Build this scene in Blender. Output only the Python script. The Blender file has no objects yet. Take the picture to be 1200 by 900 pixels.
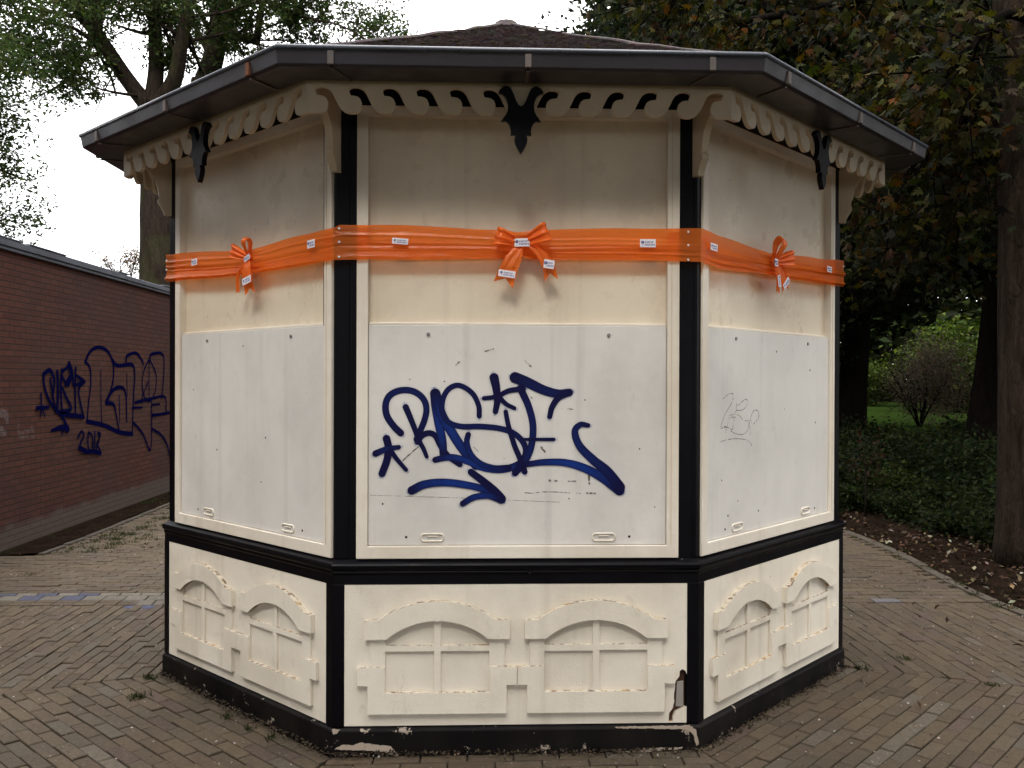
import bpy, math, random
import numpy as np
from mathutils import Vector, Matrix
from mathutils.geometry import tessellate_polygon
R = math.radians
random.seed(7)
scene = bpy.context.scene
C = scene.collection

# ------------------------------------------------------------------ camera
FOC, CX, CY, CZ = 1044.22, -0.17228, -3.95524, 1.64237
YAW, PIT, ROL = -0.037268, -0.0040991, 0.0034212
cam_d = bpy.data.cameras.new('camera')
cam_d.sensor_width = 36.0; cam_d.lens = 36.0 * FOC / 1200.0; cam_d.clip_end = 2000; cam_d.clip_start = 0.05
cam = bpy.data.objects.new('camera', cam_d); C.objects.link(cam)
cam.matrix_world = Matrix.Translation((CX, CY, CZ)) @ Matrix.Rotation(YAW, 4, 'Z') @ Matrix.Rotation(R(90) + PIT, 4, 'X') @ Matrix.Rotation(ROL, 4, 'Z')
scene.camera = cam

# ------------------------------------------------------------------ sky, sun, exposure
SUN_TRAVEL = Vector((.14, .64, -.73)).normalized()
world = bpy.data.worlds.new('World'); scene.world = world; world.use_nodes = True
nt = world.node_tree; nt.nodes.clear()
wo = nt.nodes.new('ShaderNodeOutputWorld'); bg = nt.nodes.new('ShaderNodeBackground')
sky = nt.nodes.new('ShaderNodeTexSky'); sky.sky_type = 'NISHITA'; sky.sun_disc = False
sky.sun_elevation = math.asin(-SUN_TRAVEL.z); sky.sun_rotation = math.atan2(-SUN_TRAVEL.x, -SUN_TRAVEL.y)
mix = nt.nodes.new('ShaderNodeMix'); mix.data_type = 'RGBA'; mix.inputs['Factor'].default_value = .86
tc = nt.nodes.new('ShaderNodeTexCoord'); cn = nt.nodes.new('ShaderNodeTexNoise'); cn.inputs['Scale'].default_value = 2.2; cn.inputs['Detail'].default_value = 5
cr = nt.nodes.new('ShaderNodeValToRGB')
cr.color_ramp.elements[0].position = .3; cr.color_ramp.elements[0].color = (11.6, 11.7, 12.2, 1)
cr.color_ramp.elements[1].position = .75; cr.color_ramp.elements[1].color = (13.4, 13.2, 13.0, 1)
nt.links.new(tc.outputs['Generated'], cn.inputs['Vector']); nt.links.new(cn.outputs['Fac'], cr.inputs['Fac'])
sz = nt.nodes.new('ShaderNodeSeparateXYZ'); gr = nt.nodes.new('ShaderNodeValToRGB'); mu = nt.nodes.new('ShaderNodeMix'); mu.data_type = 'RGBA'; mu.blend_type = 'MULTIPLY'; mu.inputs[0].default_value = 1
gr.color_ramp.elements[0].position = .0; gr.color_ramp.elements[0].color = (.62, .62, .62, 1); gr.color_ramp.elements[1].position = 1.0; gr.color_ramp.elements[1].color = (1.9, 1.87, 1.82, 1)
nt.links.new(tc.outputs['Generated'], sz.inputs[0]); nt.links.new(sz.outputs['Z'], gr.inputs['Fac']); nt.links.new(cr.outputs['Color'], mu.inputs[6]); nt.links.new(gr.outputs['Color'], mu.inputs[7])
nt.links.new(sky.outputs['Color'], mix.inputs[6]); nt.links.new(mu.outputs[2], mix.inputs[7])
nt.links.new(mix.outputs[2], bg.inputs['Color']); bg.inputs['Strength'].default_value = .075
nt.links.new(bg.outputs['Background'], wo.inputs['Surface'])
sun_d = bpy.data.lights.new('sun', 'SUN'); sun_d.energy = .62; sun_d.angle = R(15); sun_d.color = (1, .965, .91)
sun = bpy.data.objects.new('sun', sun_d); C.objects.link(sun)
sun.rotation_euler = SUN_TRAVEL.to_track_quat('-Z', 'Y').to_euler(); sun.location = (-4, -14, 9)
vs = scene.view_settings
vs.view_transform = 'Standard'; vs.look = 'None'; vs.gamma = 1.0; vs.use_curve_mapping = False
vs.exposure = 1.93
scene.cycles.max_bounces = 8; scene.cycles.transparent_max_bounces = 16
scene.cycles.diffuse_bounces = 4; scene.cycles.use_denoising = True

# ------------------------------------------------------------------ helpers
def ray(px, py):
    """direction through a point measured on the 1200x900 photograph (used to survey real positions)"""
    c, s = math.cos(ROL), math.sin(ROL); u0, v0 = px - 600, py - 450
    u = c * u0 + s * v0; v = -s * u0 + c * v0
    x, y2, z2 = u / FOC, 1., -v / FOC
    c, s = math.cos(PIT), math.sin(PIT); y = c * y2 - s * z2; z = s * y2 + c * z2
    c, s = math.cos(YAW), math.sin(YAW); return Vector((c * x - s * y, s * x + c * y, z))
def pt(px, py, dist): return Vector((CX, CY, CZ)) + ray(px, py) * dist
def hit(px, py, P0, n):
    r = ray(px, py); O = Vector((CX, CY, CZ)); n = Vector(n)
    return O + r * (n.dot(Vector(P0) - O) / n.dot(r))

def mesh_from(verts, faces, name, smooth=False, cols=None, extra=None):
    me = bpy.data.meshes.new(name)
    me.from_pydata([tuple(v) for v in verts], [], faces)
    if smooth: me.polygons.foreach_set('use_smooth', [True] * len(me.polygons))
    if cols is not None:
        a = me.color_attributes.new('Col', 'FLOAT_COLOR', 'POINT'); a.data.foreach_set('color', np.asarray(cols, dtype=np.float32).ravel())
    if extra is not None:
        for k, vals in extra.items():
            a = me.attributes.new(k, 'FLOAT', 'POINT'); a.data.foreach_set('value', np.asarray(vals, dtype=np.float32))
    me.update(); return me
def np_mesh(V, F, name, cols=None):
    """V (n,3), F (m,k) equal-size faces"""
    me = bpy.data.meshes.new(name); n, m, k = len(V), len(F), F.shape[1]
    me.vertices.add(n); me.vertices.foreach_set('co', V.astype(np.float32).ravel())
    me.loops.add(m * k); me.loops.foreach_set('vertex_index', F.astype(np.int32).ravel())
    me.polygons.add(m); me.polygons.foreach_set('loop_start', np.arange(0, m * k, k, dtype=np.int32))
    me.update(calc_edges=True); me.validate()
    if cols is not None:
        a = me.color_attributes.new('Col', 'FLOAT_COLOR', 'POINT'); a.data.foreach_set('color', cols.astype(np.float32).ravel())
    return me
def link(name, me, mat, parent=None, M=None, bevel=0, seg=2):
    o = bpy.data.objects.new(name, me); C.objects.link(o)
    if mat is not None and not me.materials: me.materials.append(mat)
    if parent: o.parent = parent
    if M is not None: o.matrix_local = M
    if bevel:
        b = o.modifiers.new('bevel', 'BEVEL'); b.width = bevel; b.segments = seg; b.limit_method = 'ANGLE'; b.angle_limit = R(35)
    return o
def tag(o, label=None, cat=None, group=None, kind=None):
    if label: o['label'] = label
    if cat: o['category'] = cat
    if group: o['group'] = group
    if kind: o['kind'] = kind
    return o
def empty(name, loc, label, cat, group=None, rz=0):
    o = bpy.data.objects.new(name, None); C.objects.link(o); o.location = loc; o.rotation_euler = (0, 0, rz); o.empty_display_size = .2
    return tag(o, label, cat, group)
def copy_tree(o, parent=None):
    c = o.copy(); C.objects.link(c); c.parent = parent
    for ch in list(o.children): copy_tree(ch, c)
    return c

class MB:
    def __init__(s): s.v = []; s.f = []
    def box(s, x0, x1, y0, y1, z0, z1):
        n = len(s.v)
        s.v += [(x0, y0, z0), (x1, y0, z0), (x1, y1, z0), (x0, y1, z0), (x0, y0, z1), (x1, y0, z1), (x1, y1, z1), (x0, y1, z1)]
        s.f += [tuple(n + i for i in q) for q in ((0, 3, 2, 1), (4, 5, 6, 7), (0, 1, 5, 4), (1, 2, 6, 5), (2, 3, 7, 6), (3, 0, 4, 7))]
        return s
    def plate(s, loops, y0, y1):
        """outline loops (first outer, others holes) of (x,z); extruded from y0 (front) to y1 (back)"""
        def area(l): return sum(l[i][0] * l[(i + 1) % len(l)][1] - l[(i + 1) % len(l)][0] * l[i][1] for i in range(len(l)))
        loops = [list(l) if (area(l) > 0) == (k == 0) else list(l)[::-1] for k, l in enumerate(loops)]
        tris = tessellate_polygon([[Vector((x, z, 0)) for x, z in l] for l in loops])
        flat = [p for l in loops for p in l]; n = len(s.v); m = len(flat)
        s.v += [(x, y0, z) for x, z in flat] + [(x, y1, z) for x, z in flat]
        for t in tris:
            a, b, c = t; A = (flat[b][0] - flat[a][0]) * (flat[c][1] - flat[a][1]) - (flat[c][0] - flat[a][0]) * (flat[b][1] - flat[a][1])
            if A < 0: a, b, c = a, c, b
            s.f.append((n + a, n + b, n + c)); s.f.append((n + m + c, n + m + b, n + m + a))
        k = 0
        for l in loops:
            for i in range(len(l)):
                i0, i1 = k + i, k + (i + 1) % len(l)
                s.f.append((n + i1, n + i0, n + m + i0, n + m + i1))
            k += len(l)
        return s
    def tube(s, pts, rad, sides=8, cap=True, closed=False):
        n0 = len(s.v); N = len(pts); pts = [Vector(p) for p in pts]
        if not hasattr(rad, '__len__'): rad = [rad] * N
        prev = None
        for i, p in enumerate(pts):
            if closed: t = pts[(i + 1) % N] - pts[i - 1]
            else: t = pts[min(i + 1, N - 1)] - pts[max(i - 1, 0)]
            t.normalize()
            if prev is None:
                ref = Vector((0, 0, 1)) if abs(t.z) < .9 else Vector((1, 0, 0)); u = t.cross(ref).normalized()
            else: u = (prev - t * prev.dot(t)).normalized()
            prev = u; w = t.cross(u)
            for k in range(sides):
                a = 2 * math.pi * k / sides; s.v.append(tuple(p + (u * math.cos(a) + w * math.sin(a)) * rad[i]))
        rng = N if closed else N - 1
        for i in range(rng):
            for k in range(sides):
                a = n0 + i * sides + k; b = n0 + i * sides + (k + 1) % sides; j = (i + 1) % N
                s.f.append((a, b, n0 + j * sides + (k + 1) % sides, n0 + j * sides + k))
        if cap and not closed:
            s.f.append(tuple(n0 + k for k in range(sides))[::-1]); s.f.append(tuple(n0 + (N - 1) * sides + k for k in range(sides)))
        return s
    def grid(s, fn, nu, nv):
        n = len(s.v)
        for i in range(nu + 1):
            for j in range(nv + 1): s.v.append(tuple(fn(i / nu, j / nv)))
        for i in range(nu):
            for j in range(nv):
                a = n + i * (nv + 1) + j; s.f.append((a, a + nv + 1, a + nv + 2, a + 1))
        return s
    def build(s, name, mat, parent=None, M=None, smooth=False, bevel=0, seg=2, cols=None):
        return link(name, mesh_from(s.v, s.f, name, smooth, cols), mat, parent, M, bevel, seg)

def catmull(P, n=8):
    P = [Vector(p) for p in P]; out = []
    Q = [P[0] * 2 - P[1]] + P + [P[-1] * 2 - P[-2]]
    for i in range(1, len(Q) - 2):
        for k in range(n):
            t = k / n; a, b, c, d = Q[i - 1], Q[i], Q[i + 1], Q[i + 2]
            out.append(.5 * ((2 * b) + (c - a) * t + (2 * a - 5 * b + 4 * c - d) * t * t + (3 * b - a - 3 * c + d) * t ** 3))
    out.append(P[-1]); return out

# ------------------------------------------------------------------ materials
def new_mat(name):
    m = bpy.data.materials.new(name); m.use_nodes = True; n = m.node_tree; n.nodes.clear()
    o = n.nodes.new('ShaderNodeOutputMaterial'); b = n.nodes.new('ShaderNodeBsdfPrincipled'); n.links.new(b.outputs[0], o.inputs[0])
    return m, n, b, o
def nd(n, t, **kw):
    x = n.nodes.new(t)
    for k, v in kw.items():
        if k in x.inputs: x.inputs[k].default_value = v
        else: setattr(x, k, v)
    return x
def noise(n, vec, scale, detail=4, rough=.55, stretch=None):
    if stretch:
        mp = nd(n, 'ShaderNodeMapping'); mp.inputs['Scale'].default_value = stretch; n.links.new(vec, mp.inputs['Vector']); vec = mp.outputs[0]
    t = nd(n, 'ShaderNodeTexNoise', Scale=scale, Detail=detail, Roughness=rough); n.links.new(vec, t.inputs['Vector']); return t.outputs['Fac']
def ramp(n, fac, stops):
    r = nd(n, 'ShaderNodeValToRGB'); e = r.color_ramp.elements
    while len(e) < len(stops): e.new(.5)
    for i, (p, c) in enumerate(stops): e[i].position = p; e[i].color = (c, c, c, 1) if not hasattr(c, '__len__') else (*c, 1)
    n.links.new(fac, r.inputs['Fac']); return r.outputs['Color']
def mixc(n, fac, a, b, mode='MIX'):
    m = nd(n, 'ShaderNodeMix', data_type='RGBA', blend_type=mode)
    for sock, val in ((0, fac), (6, a), (7, b)):
        if isinstance(val, (int, float)): m.inputs[sock].default_value = val
        elif isinstance(val, tuple): m.inputs[sock].default_value = (*val, 1)
        else: n.links.new(val, m.inputs[sock])
    return m.outputs[2]
def bump(n, b, h, strength, dist=.01, prev=None):
    x = nd(n, 'ShaderNodeBump', Strength=strength, Distance=dist); n.links.new(h, x.inputs['Height'])
    if prev: n.links.new(prev, x.inputs['Normal'])
    n.links.new(x.outputs[0], b.inputs['Normal']); return x.outputs[0]
def pos(n): return nd(n, 'ShaderNodeNewGeometry').outputs['Position']

def paint(name, base, dirt, rough=.5, spec=.3, chips=None, chip_lo=.70, speck=True, streak=.35, blotch=.5, fine=.15, chip_scale=16, grime=0, ledge=0):
    m, n, b, o = new_mat(name); P = pos(n)
    col = mixc(n, ramp(n, noise(n, P, 1.7, 5, .6), [(.35, 0.), (.75, blotch)]), base, dirt)
    col = mixc(n, ramp(n, noise(n, P, 3.2, 4, .6, (2.2, 2.2, .35)), [(.45, 0.), (.85, streak * .7)]), col, dirt)
    if grime:
        g1 = noise(n, P, .8, 7, .68); col = mixc(n, ramp(n, g1, [(.46, 0.), (.60, grime)]), col, tuple(c * .80 for c in dirt))
        g2 = noise(n, P, 11, 6, .75, (1, 1, .5)); col = mixc(n, ramp(n, g2, [(.60, 0.), (.70, grime * .8)]), col, tuple(c * .7 for c in dirt))
        g3 = noise(n, P, 1.3, 3, .5, (9, 9, .25)); col = mixc(n, ramp(n, g3, [(.60, 0.), (.74, grime * .7)]), col, tuple(c * .75 for c in dirt))
    if speck:
        v = nd(n, 'ShaderNodeTexVoronoi', Scale=9.0); n.links.new(P, v.inputs['Vector'])
        sp = ramp(n, v.outputs['Distance'], [(.018, .85), (.045, 0.)])
        msk = ramp(n, noise(n, P, 2.6, 2), [(.5, 0.), (.62, 1.)])
        mm = nd(n, 'ShaderNodeMath', operation='MULTIPLY'); n.links.new(sp, mm.inputs[0]); n.links.new(msk, mm.inputs[1])
        col = mixc(n, mm.outputs[0], col, (.12, .09, .07))
    if chips:
        ch = noise(n, P, chip_scale, 6, .72)
        col = mixc(n, ramp(n, ch, [(chip_lo, 0.), (chip_lo + .012, 1.)]), col, chips)
        if ledge:   # flaking paint and dirt on level faces, also darkened in colour to tame glare
            sn = nd(n, 'ShaderNodeSeparateXYZ'); n.links.new(nd(n, 'ShaderNodeNewGeometry').outputs['Normal'], sn.inputs[0]); ab = nd(n, 'ShaderNodeMath', operation='ABSOLUTE'); n.links.new(sn.outputs['Z'], ab.inputs[0])
            up = ramp(n, ab.outputs[0], [(.25, 0.), (.5, 1.)]); col = mixc(n, up, col, tuple(c * .86 for c in dirt)); c2 = ramp(n, noise(n, P, 34, 5, .75), [(.51, 0.), (.55, 1.)]); m3 = nd(n, 'ShaderNodeMath', operation='MULTIPLY'); n.links.new(up, m3.inputs[0]); n.links.new(c2, m3.inputs[1])
            c3 = mixc(n, ramp(n, noise(n, P, 9, 2), [(.55, 0.), (.6, 1.)]), chips, (.30, .17, .05)); col = mixc(n, m3.outputs[0], col, c3)
    n.links.new(col, b.inputs['Base Color'])
    b.inputs['Specular IOR Level'].default_value = spec
    rr = ramp(n, noise(n, P, 6, 4), [(.3, rough - .08), (.7, rough + .12)]); n.links.new(rr, b.inputs['Roughness'])
    p1 = bump(n, b, noise(n, P, 140, 3, .6), fine, .004)
    bump(n, b, noise(n, P, 5, 3), .25, .01, p1)
    return m
M_board = paint('upper_board_cream', (.73, .635, .49), (.54, .435, .31), .30, .42, blotch=.5, streak=.35, fine=.08, grime=.35)
M_hatch = paint('hatch_white', (.675, .645, .60), (.51, .485, .445), .42, .35, blotch=.6, streak=.45, fine=.12, grime=.38)
M_frame = paint('frame_cream', (.74, .68, .585), (.52, .42, .30), .42, .35, blotch=.45, streak=.25, speck=True, fine=.1, grime=.3)
M_wall = paint('plaster_cream', (.75, .69, .585), (.58, .51, .40), .55, .3, chips=(.14, .09, .06), chip_lo=.71, fine=.28, blotch=.55, streak=.3, grime=.4, ledge=1)
M_trim = paint('trim_cream', (.60, .505, .375), (.36, .27, .17), .5, .3, speck=False, blotch=.6)
M_black = paint('black_paint', (.0014, .0012, .0022), (.0035, .003, .005), .36, .12, speck=False, chips=(.26, .22, .20), chip_lo=.70, fine=.12, chip_scale=30)
M_plinth = paint('plinth_black', (.0018, .0015, .002), (.020, .016, .013), .5, .12, speck=False, chips=(.30, .25, .20), chip_lo=.635, fine=.3, chip_scale=11, streak=.5)
M_zinc = paint('zinc', (.030, .027, .034), (.020, .016, .018), .36, .4, speck=False, chips=(.2, .17, .15), chip_lo=.72, blotch=.9, streak=.3)
M_zincdull = paint('zinc_underside', (.10, .088, .085), (.05, .04, .036), .5, .4, speck=False, chips=(.27, .24, .21), chip_lo=.66, blotch=.9)
M_strap = paint('strap_pale', (.065, .054, .048), (.12, .09, .08), .5, .4, speck=False, blotch=.9)
M_rim = paint('rim_zinc', (.060, .070, .090), (.05, .05, .06), .28, .5, speck=False)
M_lead = paint('lead_flashing', (.085, .09, .11), (.05, .05, .06), .45, .4, speck=False, blotch=.9)
M_rust = paint('rust', (.13, .045, .02), (.12, .05, .03), .8, .2, speck=False)
M_dark = paint('rotten_wood', (.035, .017, .011), (.10, .045, .025), .85, .2, speck=False, blotch=1)
M_greywood = paint('grey_wood', (.30, .27, .245), (.20, .17, .15), .8, .2, speck=False)
M_metal = paint('screw_metal', (.20, .19, .18), (.10, .09, .08), .4, .5, speck=False)
M_whitehead = paint('white_pin', (.8, .8, .78), (.7, .7, .7), .4, .4, speck=False)
M_hole = paint('hole_dark', (.012, .010, .009), (.02, .016, .013), .9, .1, speck=False)

def leafmat(name, trans=.35, rough=.65, spec=.07, attr=True, base=(.05, .07, .03)):
    m, n, b, o = new_mat(name)
    if attr:
        a = nd(n, 'ShaderNodeVertexColor'); a.layer_name = 'Col'; col = a.outputs['Color']; n.links.new(col, b.inputs['Base Color'])
    b.inputs['Roughness'].default_value = rough; b.inputs['Specular IOR Level'].default_value = spec
    t = nd(n, 'ShaderNodeBsdfTranslucent'); h = nd(n, 'ShaderNodeHueSaturation', Saturation=1.15, Value=1.2); n.links.new(col, h.inputs['Color']); n.links.new(h.outputs[0], t.inputs['Color'])
    mx = nd(n, 'ShaderNodeMixShader', Fac=trans); n.links.new(b.outputs[0], mx.inputs[1]); n.links.new(t.outputs[0], mx.inputs[2]); n.links.new(mx.outputs[0], o.inputs[0])
    return m
M_leaf = leafmat('leaf'); M_litter = leafmat('litter', .05, .8, .15)
def bark(name, a, bcol, scale=1.0, moss=0):
    m, n, b, o = new_mat(name); P = pos(n)
    f = noise(n, P, 16 * scale, 8, .75, (1, 1, .16))
    col = mixc(n, ramp(n, f, [(.35, 0.), (.65, 1.)]), bcol, a)
    if moss: col = mixc(n, ramp(n, noise(n, P, 1.4, 4), [(.5, 0.), (.7, moss)]), col, (.05, .06, .02))
    n.links.new(col, b.inputs['Base Color']); b.inputs['Roughness'].default_value = 1.0; b.inputs['Specular IOR Level'].default_value = .03
    v = nd(n, 'ShaderNodeTexVoronoi', Scale=14 * scale, feature='DISTANCE_TO_EDGE'); mp = nd(n, 'ShaderNodeMapping'); mp.inputs['Scale'].default_value = (1, 1, .35)
    wn = nd(n, 'ShaderNodeVectorMath', operation='MULTIPLY_ADD'); nn = nd(n, 'ShaderNodeTexNoise', Scale=6.0, Detail=4.0); n.links.new(P, nn.inputs['Vector'])
    n.links.new(nn.outputs['Color'], wn.inputs[0]); wn.inputs[1].default_value = (.10, .10, .10); n.links.new(P, wn.inputs[2])
    n.links.new(wn.outputs[0], mp.inputs['Vector']); n.links.new(mp.outputs[0], v.inputs['Vector'])
    p1 = bump(n, b, ramp(n, v.outputs['Distance'], [(0., 0.), (.18, 1.)]), .45, .015)
    bump(n, b, f, .8, .03, p1); return m
M_bark = bark('bark_chestnut', (.030, .0215, .0155), (.0085, .006, .0045), 1.0); M_barkdark = bark('bark_dark', (.006, .0045, .0035), (.0025, .002, .0015), .8)
M_barkash = bark('bark_ash', (.040, .030, .022), (.014, .010, .008), .9, .4)

# brick wall
def brickwall():
    m, n, b, o = new_mat('dark_red_brick'); P = pos(n)
    sp = nd(n, 'ShaderNodeSeparateXYZ'); n.links.new(P, sp.inputs[0]); cb = nd(n, 'ShaderNodeCombineXYZ')
    n.links.new(sp.outputs['Y'], cb.inputs['X']); n.links.new(sp.outputs['Z'], cb.inputs['Y'])
    wob = nd(n, 'ShaderNodeVectorMath', operation='MULTIPLY_ADD'); nn = nd(n, 'ShaderNodeTexNoise', Scale=5.0); n.links.new(P, nn.inputs['Vector'])
    n.links.new(nn.outputs['Color'], wob.inputs[0]); wob.inputs[1].default_value = (.006, .008, 0); n.links.new(cb.outputs[0], wob.inputs[2])
    br = nd(n, 'ShaderNodeTexBrick'); br.inputs['Scale'].default_value = 1; br.inputs['Brick Width'].default_value = .205; br.inputs['Row Height'].default_value = .060
    br.inputs['Mortar Size'].default_value = .006; br.inputs['Mortar Smooth'].default_value = .35; br.inputs['Bias'].default_value = -.1
    br.inputs['Color1'].default_value = (.056, .0175, .0110, 1); br.inputs['Color2'].default_value = (.080, .027, .0165, 1); br.inputs['Mortar'].default_value = (.024, .0125, .010, 1)
    n.links.new(wob.outputs[0], br.inputs['Vector'])
    col = mixc(n, ramp(n, noise(n, P, .9, 5, .6), [(.4, 0.), (.75, .65)]), br.outputs['Color'], (.036, .021, .019))
    hz = nd(n, 'ShaderNodeMath', operation='MULTIPLY_ADD'); n.links.new(noise(n, P, 3, 4), hz.inputs[0]); hz.inputs[1].default_value = -.22; n.links.new(sp.outputs['Z'], hz.inputs[2])
    base = ramp(n, hz.outputs[0], [(.07, .75), (.14, 0.)])
    col = mixc(n, base, col, (.085, .068, .056))
    col = mixc(n, ramp(n, br.outputs['Fac'], [(0., 0.), (1., .35)]), col, (.022, .014, .012))
    fl = noise(n, P, 30, 5, .7); col = mixc(n, ramp(n, fl, [(.66, 0.), (.72, .35)]), col, (.3, .25, .22))
    n.links.new(col, b.inputs['Base Color']); b.inputs['Roughness'].default_value = .85; b.inputs['Specular IOR Level'].default_value = .2
    inv = nd(n, 'ShaderNodeMath', operation='SUBTRACT'); inv.inputs[0].default_value = 1; n.links.new(br.outputs['Fac'], inv.inputs[1])
    p1 = bump(n, b, inv.outputs[0], .9, .012); bump(n, b, noise(n, P, 40, 5), .4, .01, p1)
    return m
M_brick = brickwall()

def attrmat(name, rough=.85, fine=.5, scale=60, grit=None, moss=0):
    m, n, b, o = new_mat(name); P = pos(n); a = nd(n, 'ShaderNodeVertexColor'); a.layer_name = 'Col'; col = a.outputs['Color']
    g = noise(n, P, scale, 5, .7); col = mixc(n, ramp(n, g, [(.3, .72), (.7, 1.25)]), (0, 0, 0), col, 'MIX') if False else col
    col = mixc(n, 1.0, col, ramp(n, g, [(.28, .62), (.72, 1.3)]), 'MULTIPLY')
    col = mixc(n, ramp(n, noise(n, P, 1.1, 4), [(.42, 0.), (.7, .4)]), col, (.036, .028, .020))
    if grit:
        col = mixc(n, ramp(n, noise(n, P, 170, 2, .5), [(.70, 0.), (.74, .8)]), col, grit)
        v = nd(n, 'ShaderNodeTexVoronoi', Scale=16.0); n.links.new(P, v.inputs['Vector'])
        col = mixc(n, ramp(n, v.outputs['Distance'], [(.035, .85), (.075, 0.)]), col, grit)
    if moss: col = mixc(n, ramp(n, noise(n, P, 2.3, 6, .7), [(.56, 0.), (.7, moss)]), col, (.026, .028, .012))
    n.links.new(col, b.inputs['Base Color']); b.inputs['Roughness'].default_value = rough; b.inputs['Specular IOR Level'].default_value = .25
    bump(n, b, g, fine, .006); return m
M_paver = attrmat('clay_pavers', .8, .6, 55, (.24, .22, .18), .35)
M_kerb = attrmat('kerb_stone', .9, .6, 40, None, .3)
def soil(name, a, c, scale=6, moss=0):
    m, n, b, o = new_mat(name); P = pos(n); f = noise(n, P, scale, 8, .7)
    col = mixc(n, ramp(n, f, [(.35, 0.), (.68, 1.)]), a, c)
    if moss: col = mixc(n, ramp(n, noise(n, P, 1.5, 6, .7), [(.45, 0.), (.62, moss)]), col, (.05, .07, .02))
    n.links.new(col, b.inputs['Base Color']); b.inputs['Roughness'].default_value = 1.0; b.inputs['Specular IOR Level'].default_value = 0.0
    bump(n, b, noise(n, P, scale * 5, 6, .7), .9, .03); return m
M_soil = soil('soil', (.008, .0055, .004), (.022, .014, .010)); M_sand = soil('joint_sand', (.012, .009, .0065), (.024, .018, .012), 8, .5)
M_lawn = soil('lawn', (.007, .014, .0025), (.014, .024, .005), 9)

# ------------------------------------------------------------------ octagon geometry of the kiosk
A0, B0 = .800, 1.9024
COR = [(-A0, 0), (A0, 0), (B0, B0 - A0), (B0, B0 + A0), (A0, 2 * B0), (-A0, 2 * B0), (-B0, B0 + A0), (-B0, B0 - A0)]
FACE = []
for i in range(8):
    p, q = Vector(COR[i]), Vector(COR[(i + 1) % 8]); d = (q - p); L = d.length; ang = math.atan2(d.y, d.x); m_ = (p + q) / 2
    FACE.append((Matrix.Translation((m_.x, m_.y, 0)) @ Matrix.Rotation(ang, 4, 'Z'), L / 2))
def half(i, e): return FACE[i][1] + .4142 * e
def ocor(i, e):
    """i-th corner of the octagon grown outward by e"""
    x, y = COR[i]; k = .4142 * e
    return [(x + s[0] * e + s[1] * k, y + s[2] * e + s[3] * k) for s in [{0: (0, -1, -1, 0), 1: (0, 1, -1, 0), 2: (1, 0, 0, -1), 3: (1, 0, 0, 1), 4: (0, 1, 1, 0), 5: (0, -1, 1, 0), 6: (-1, 0, 0, 1), 7: (-1, 0, 0, -1)}[i]]][0]
def oct_sweep(profile, closed=True):
    """profile: list of (e, z), swept round the octagon with mitred corners"""
    mb = MB(); n = len(profile)
    for i in range(8):
        for e, z in profile:
            x, y = ocor(i, e); mb.v.append((x, y, z))
    for i in range(8):
        j = (i + 1) % 8
        for k in range(n if closed else n - 1):
            l = (k + 1) % n; mb.f.append((i * n + k, j * n + k, j * n + l, i * n + l))
    return mb

kiosk = empty('kiosk', (0, 0, 0), 'cream and black octagonal kiosk with scalloped eaves, shutters closed and blue graffiti', 'kiosk')
def K(i): return FACE[i][0]

# inner body behind the panels, one dark core
core = MB()
core.v = [(*ocor(i, -.09), .0) for i in range(8)] + [(*ocor(i, -.09), 2.95) for i in range(8)]
core.f = [(i, (i + 1) % 8, 8 + (i + 1) % 8, 8 + i) for i in range(8)] + [tuple(range(7, -1, -1)), tuple(range(8, 16))]
core.build('inner_wall', M_black, kiosk)
# plinth, belt rail, head rail: swept mouldings
oct_sweep([(.033, -.06), (.033, .098), (.030, .104), (.006, .119), (-.05, .119), (-.05, -.06)]).build('plinth', M_plinth, kiosk, bevel=.003)
oct_sweep([(.022, .742), (.022, .785), (.026, .790), (.026, .797), (.024, .801), (.034, .812), (.036, .826), (.031, .835), (-.004, .8525), (-.06, .8525), (-.06, .742)]).build('belt_rail', M_black, kiosk, bevel=.0015)
oct_sweep([(.004, 2.851), (.004, 2.955), (-.06, 2.955), (-.06, 2.851)]).build('head_rail', M_black, kiosk)
# corner posts (upper and lower)
def post(i, e, z0, z1, w, name):
    mb = MB(); c = Vector(ocor(i, e)); dl = (Vector(COR[i - 1]) - Vector(COR[i])).normalized(); dr = (Vector(COR[(i + 1) % 8]) - Vector(COR[i])).normalized()
    inn = (Vector((0, B0)) - Vector(COR[i])).normalized()
    P = [c, c + dr * w, c + dr * w + inn * .07, c + inn * .16, c + dl * w + inn * .07, c + dl * w]
    mb.v = [(p.x, p.y, z0) for p in P] + [(p.x, p.y, z1) for p in P]
    mb.f = [(5, 4, 3, 2, 1, 0), (6, 7, 8, 9, 10, 11)] + [(k, (k + 1) % 6, 6 + (k + 1) % 6, 6 + k) for k in range(6)]
    mb.build(name, M_black, kiosk, bevel=.003)
for i in range(8):
    post(i, 0.0, .850, 2.852, .100, 'post')
    post(i, .0235, .117, .744, .050, 'lower_post')
    # slim raised corner strip on the post
    mb = MB(); c = Vector(ocor(i, .004)); dl = (Vector(COR[i - 1]) - Vector(COR[i])).normalized(); dr = (Vector(COR[(i + 1) % 8]) - Vector(COR[i])).normalized(); inn = (Vector((0, B0)) - Vector(COR[i])).normalized()
    w = .058; P = [c, c + dr * w, c + dr * w + inn * .01, c + inn * .03, c + dl * (.014) + inn * .01, c + dl * .014]
    mb.v = [(p.x, p.y, .852) for p in P] + [(p.x, p.y, 2.85) for p in P]
    mb.f = [(5, 4, 3, 2, 1, 0), (6, 7, 8, 9, 10, 11)] + [(k, (k + 1) % 6, 6 + (k + 1) % 6, 6 + k) for k in range(6)]
    if i in (0, 1): mb.build('corner_strip', M_black, kiosk, bevel=.002)

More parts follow.
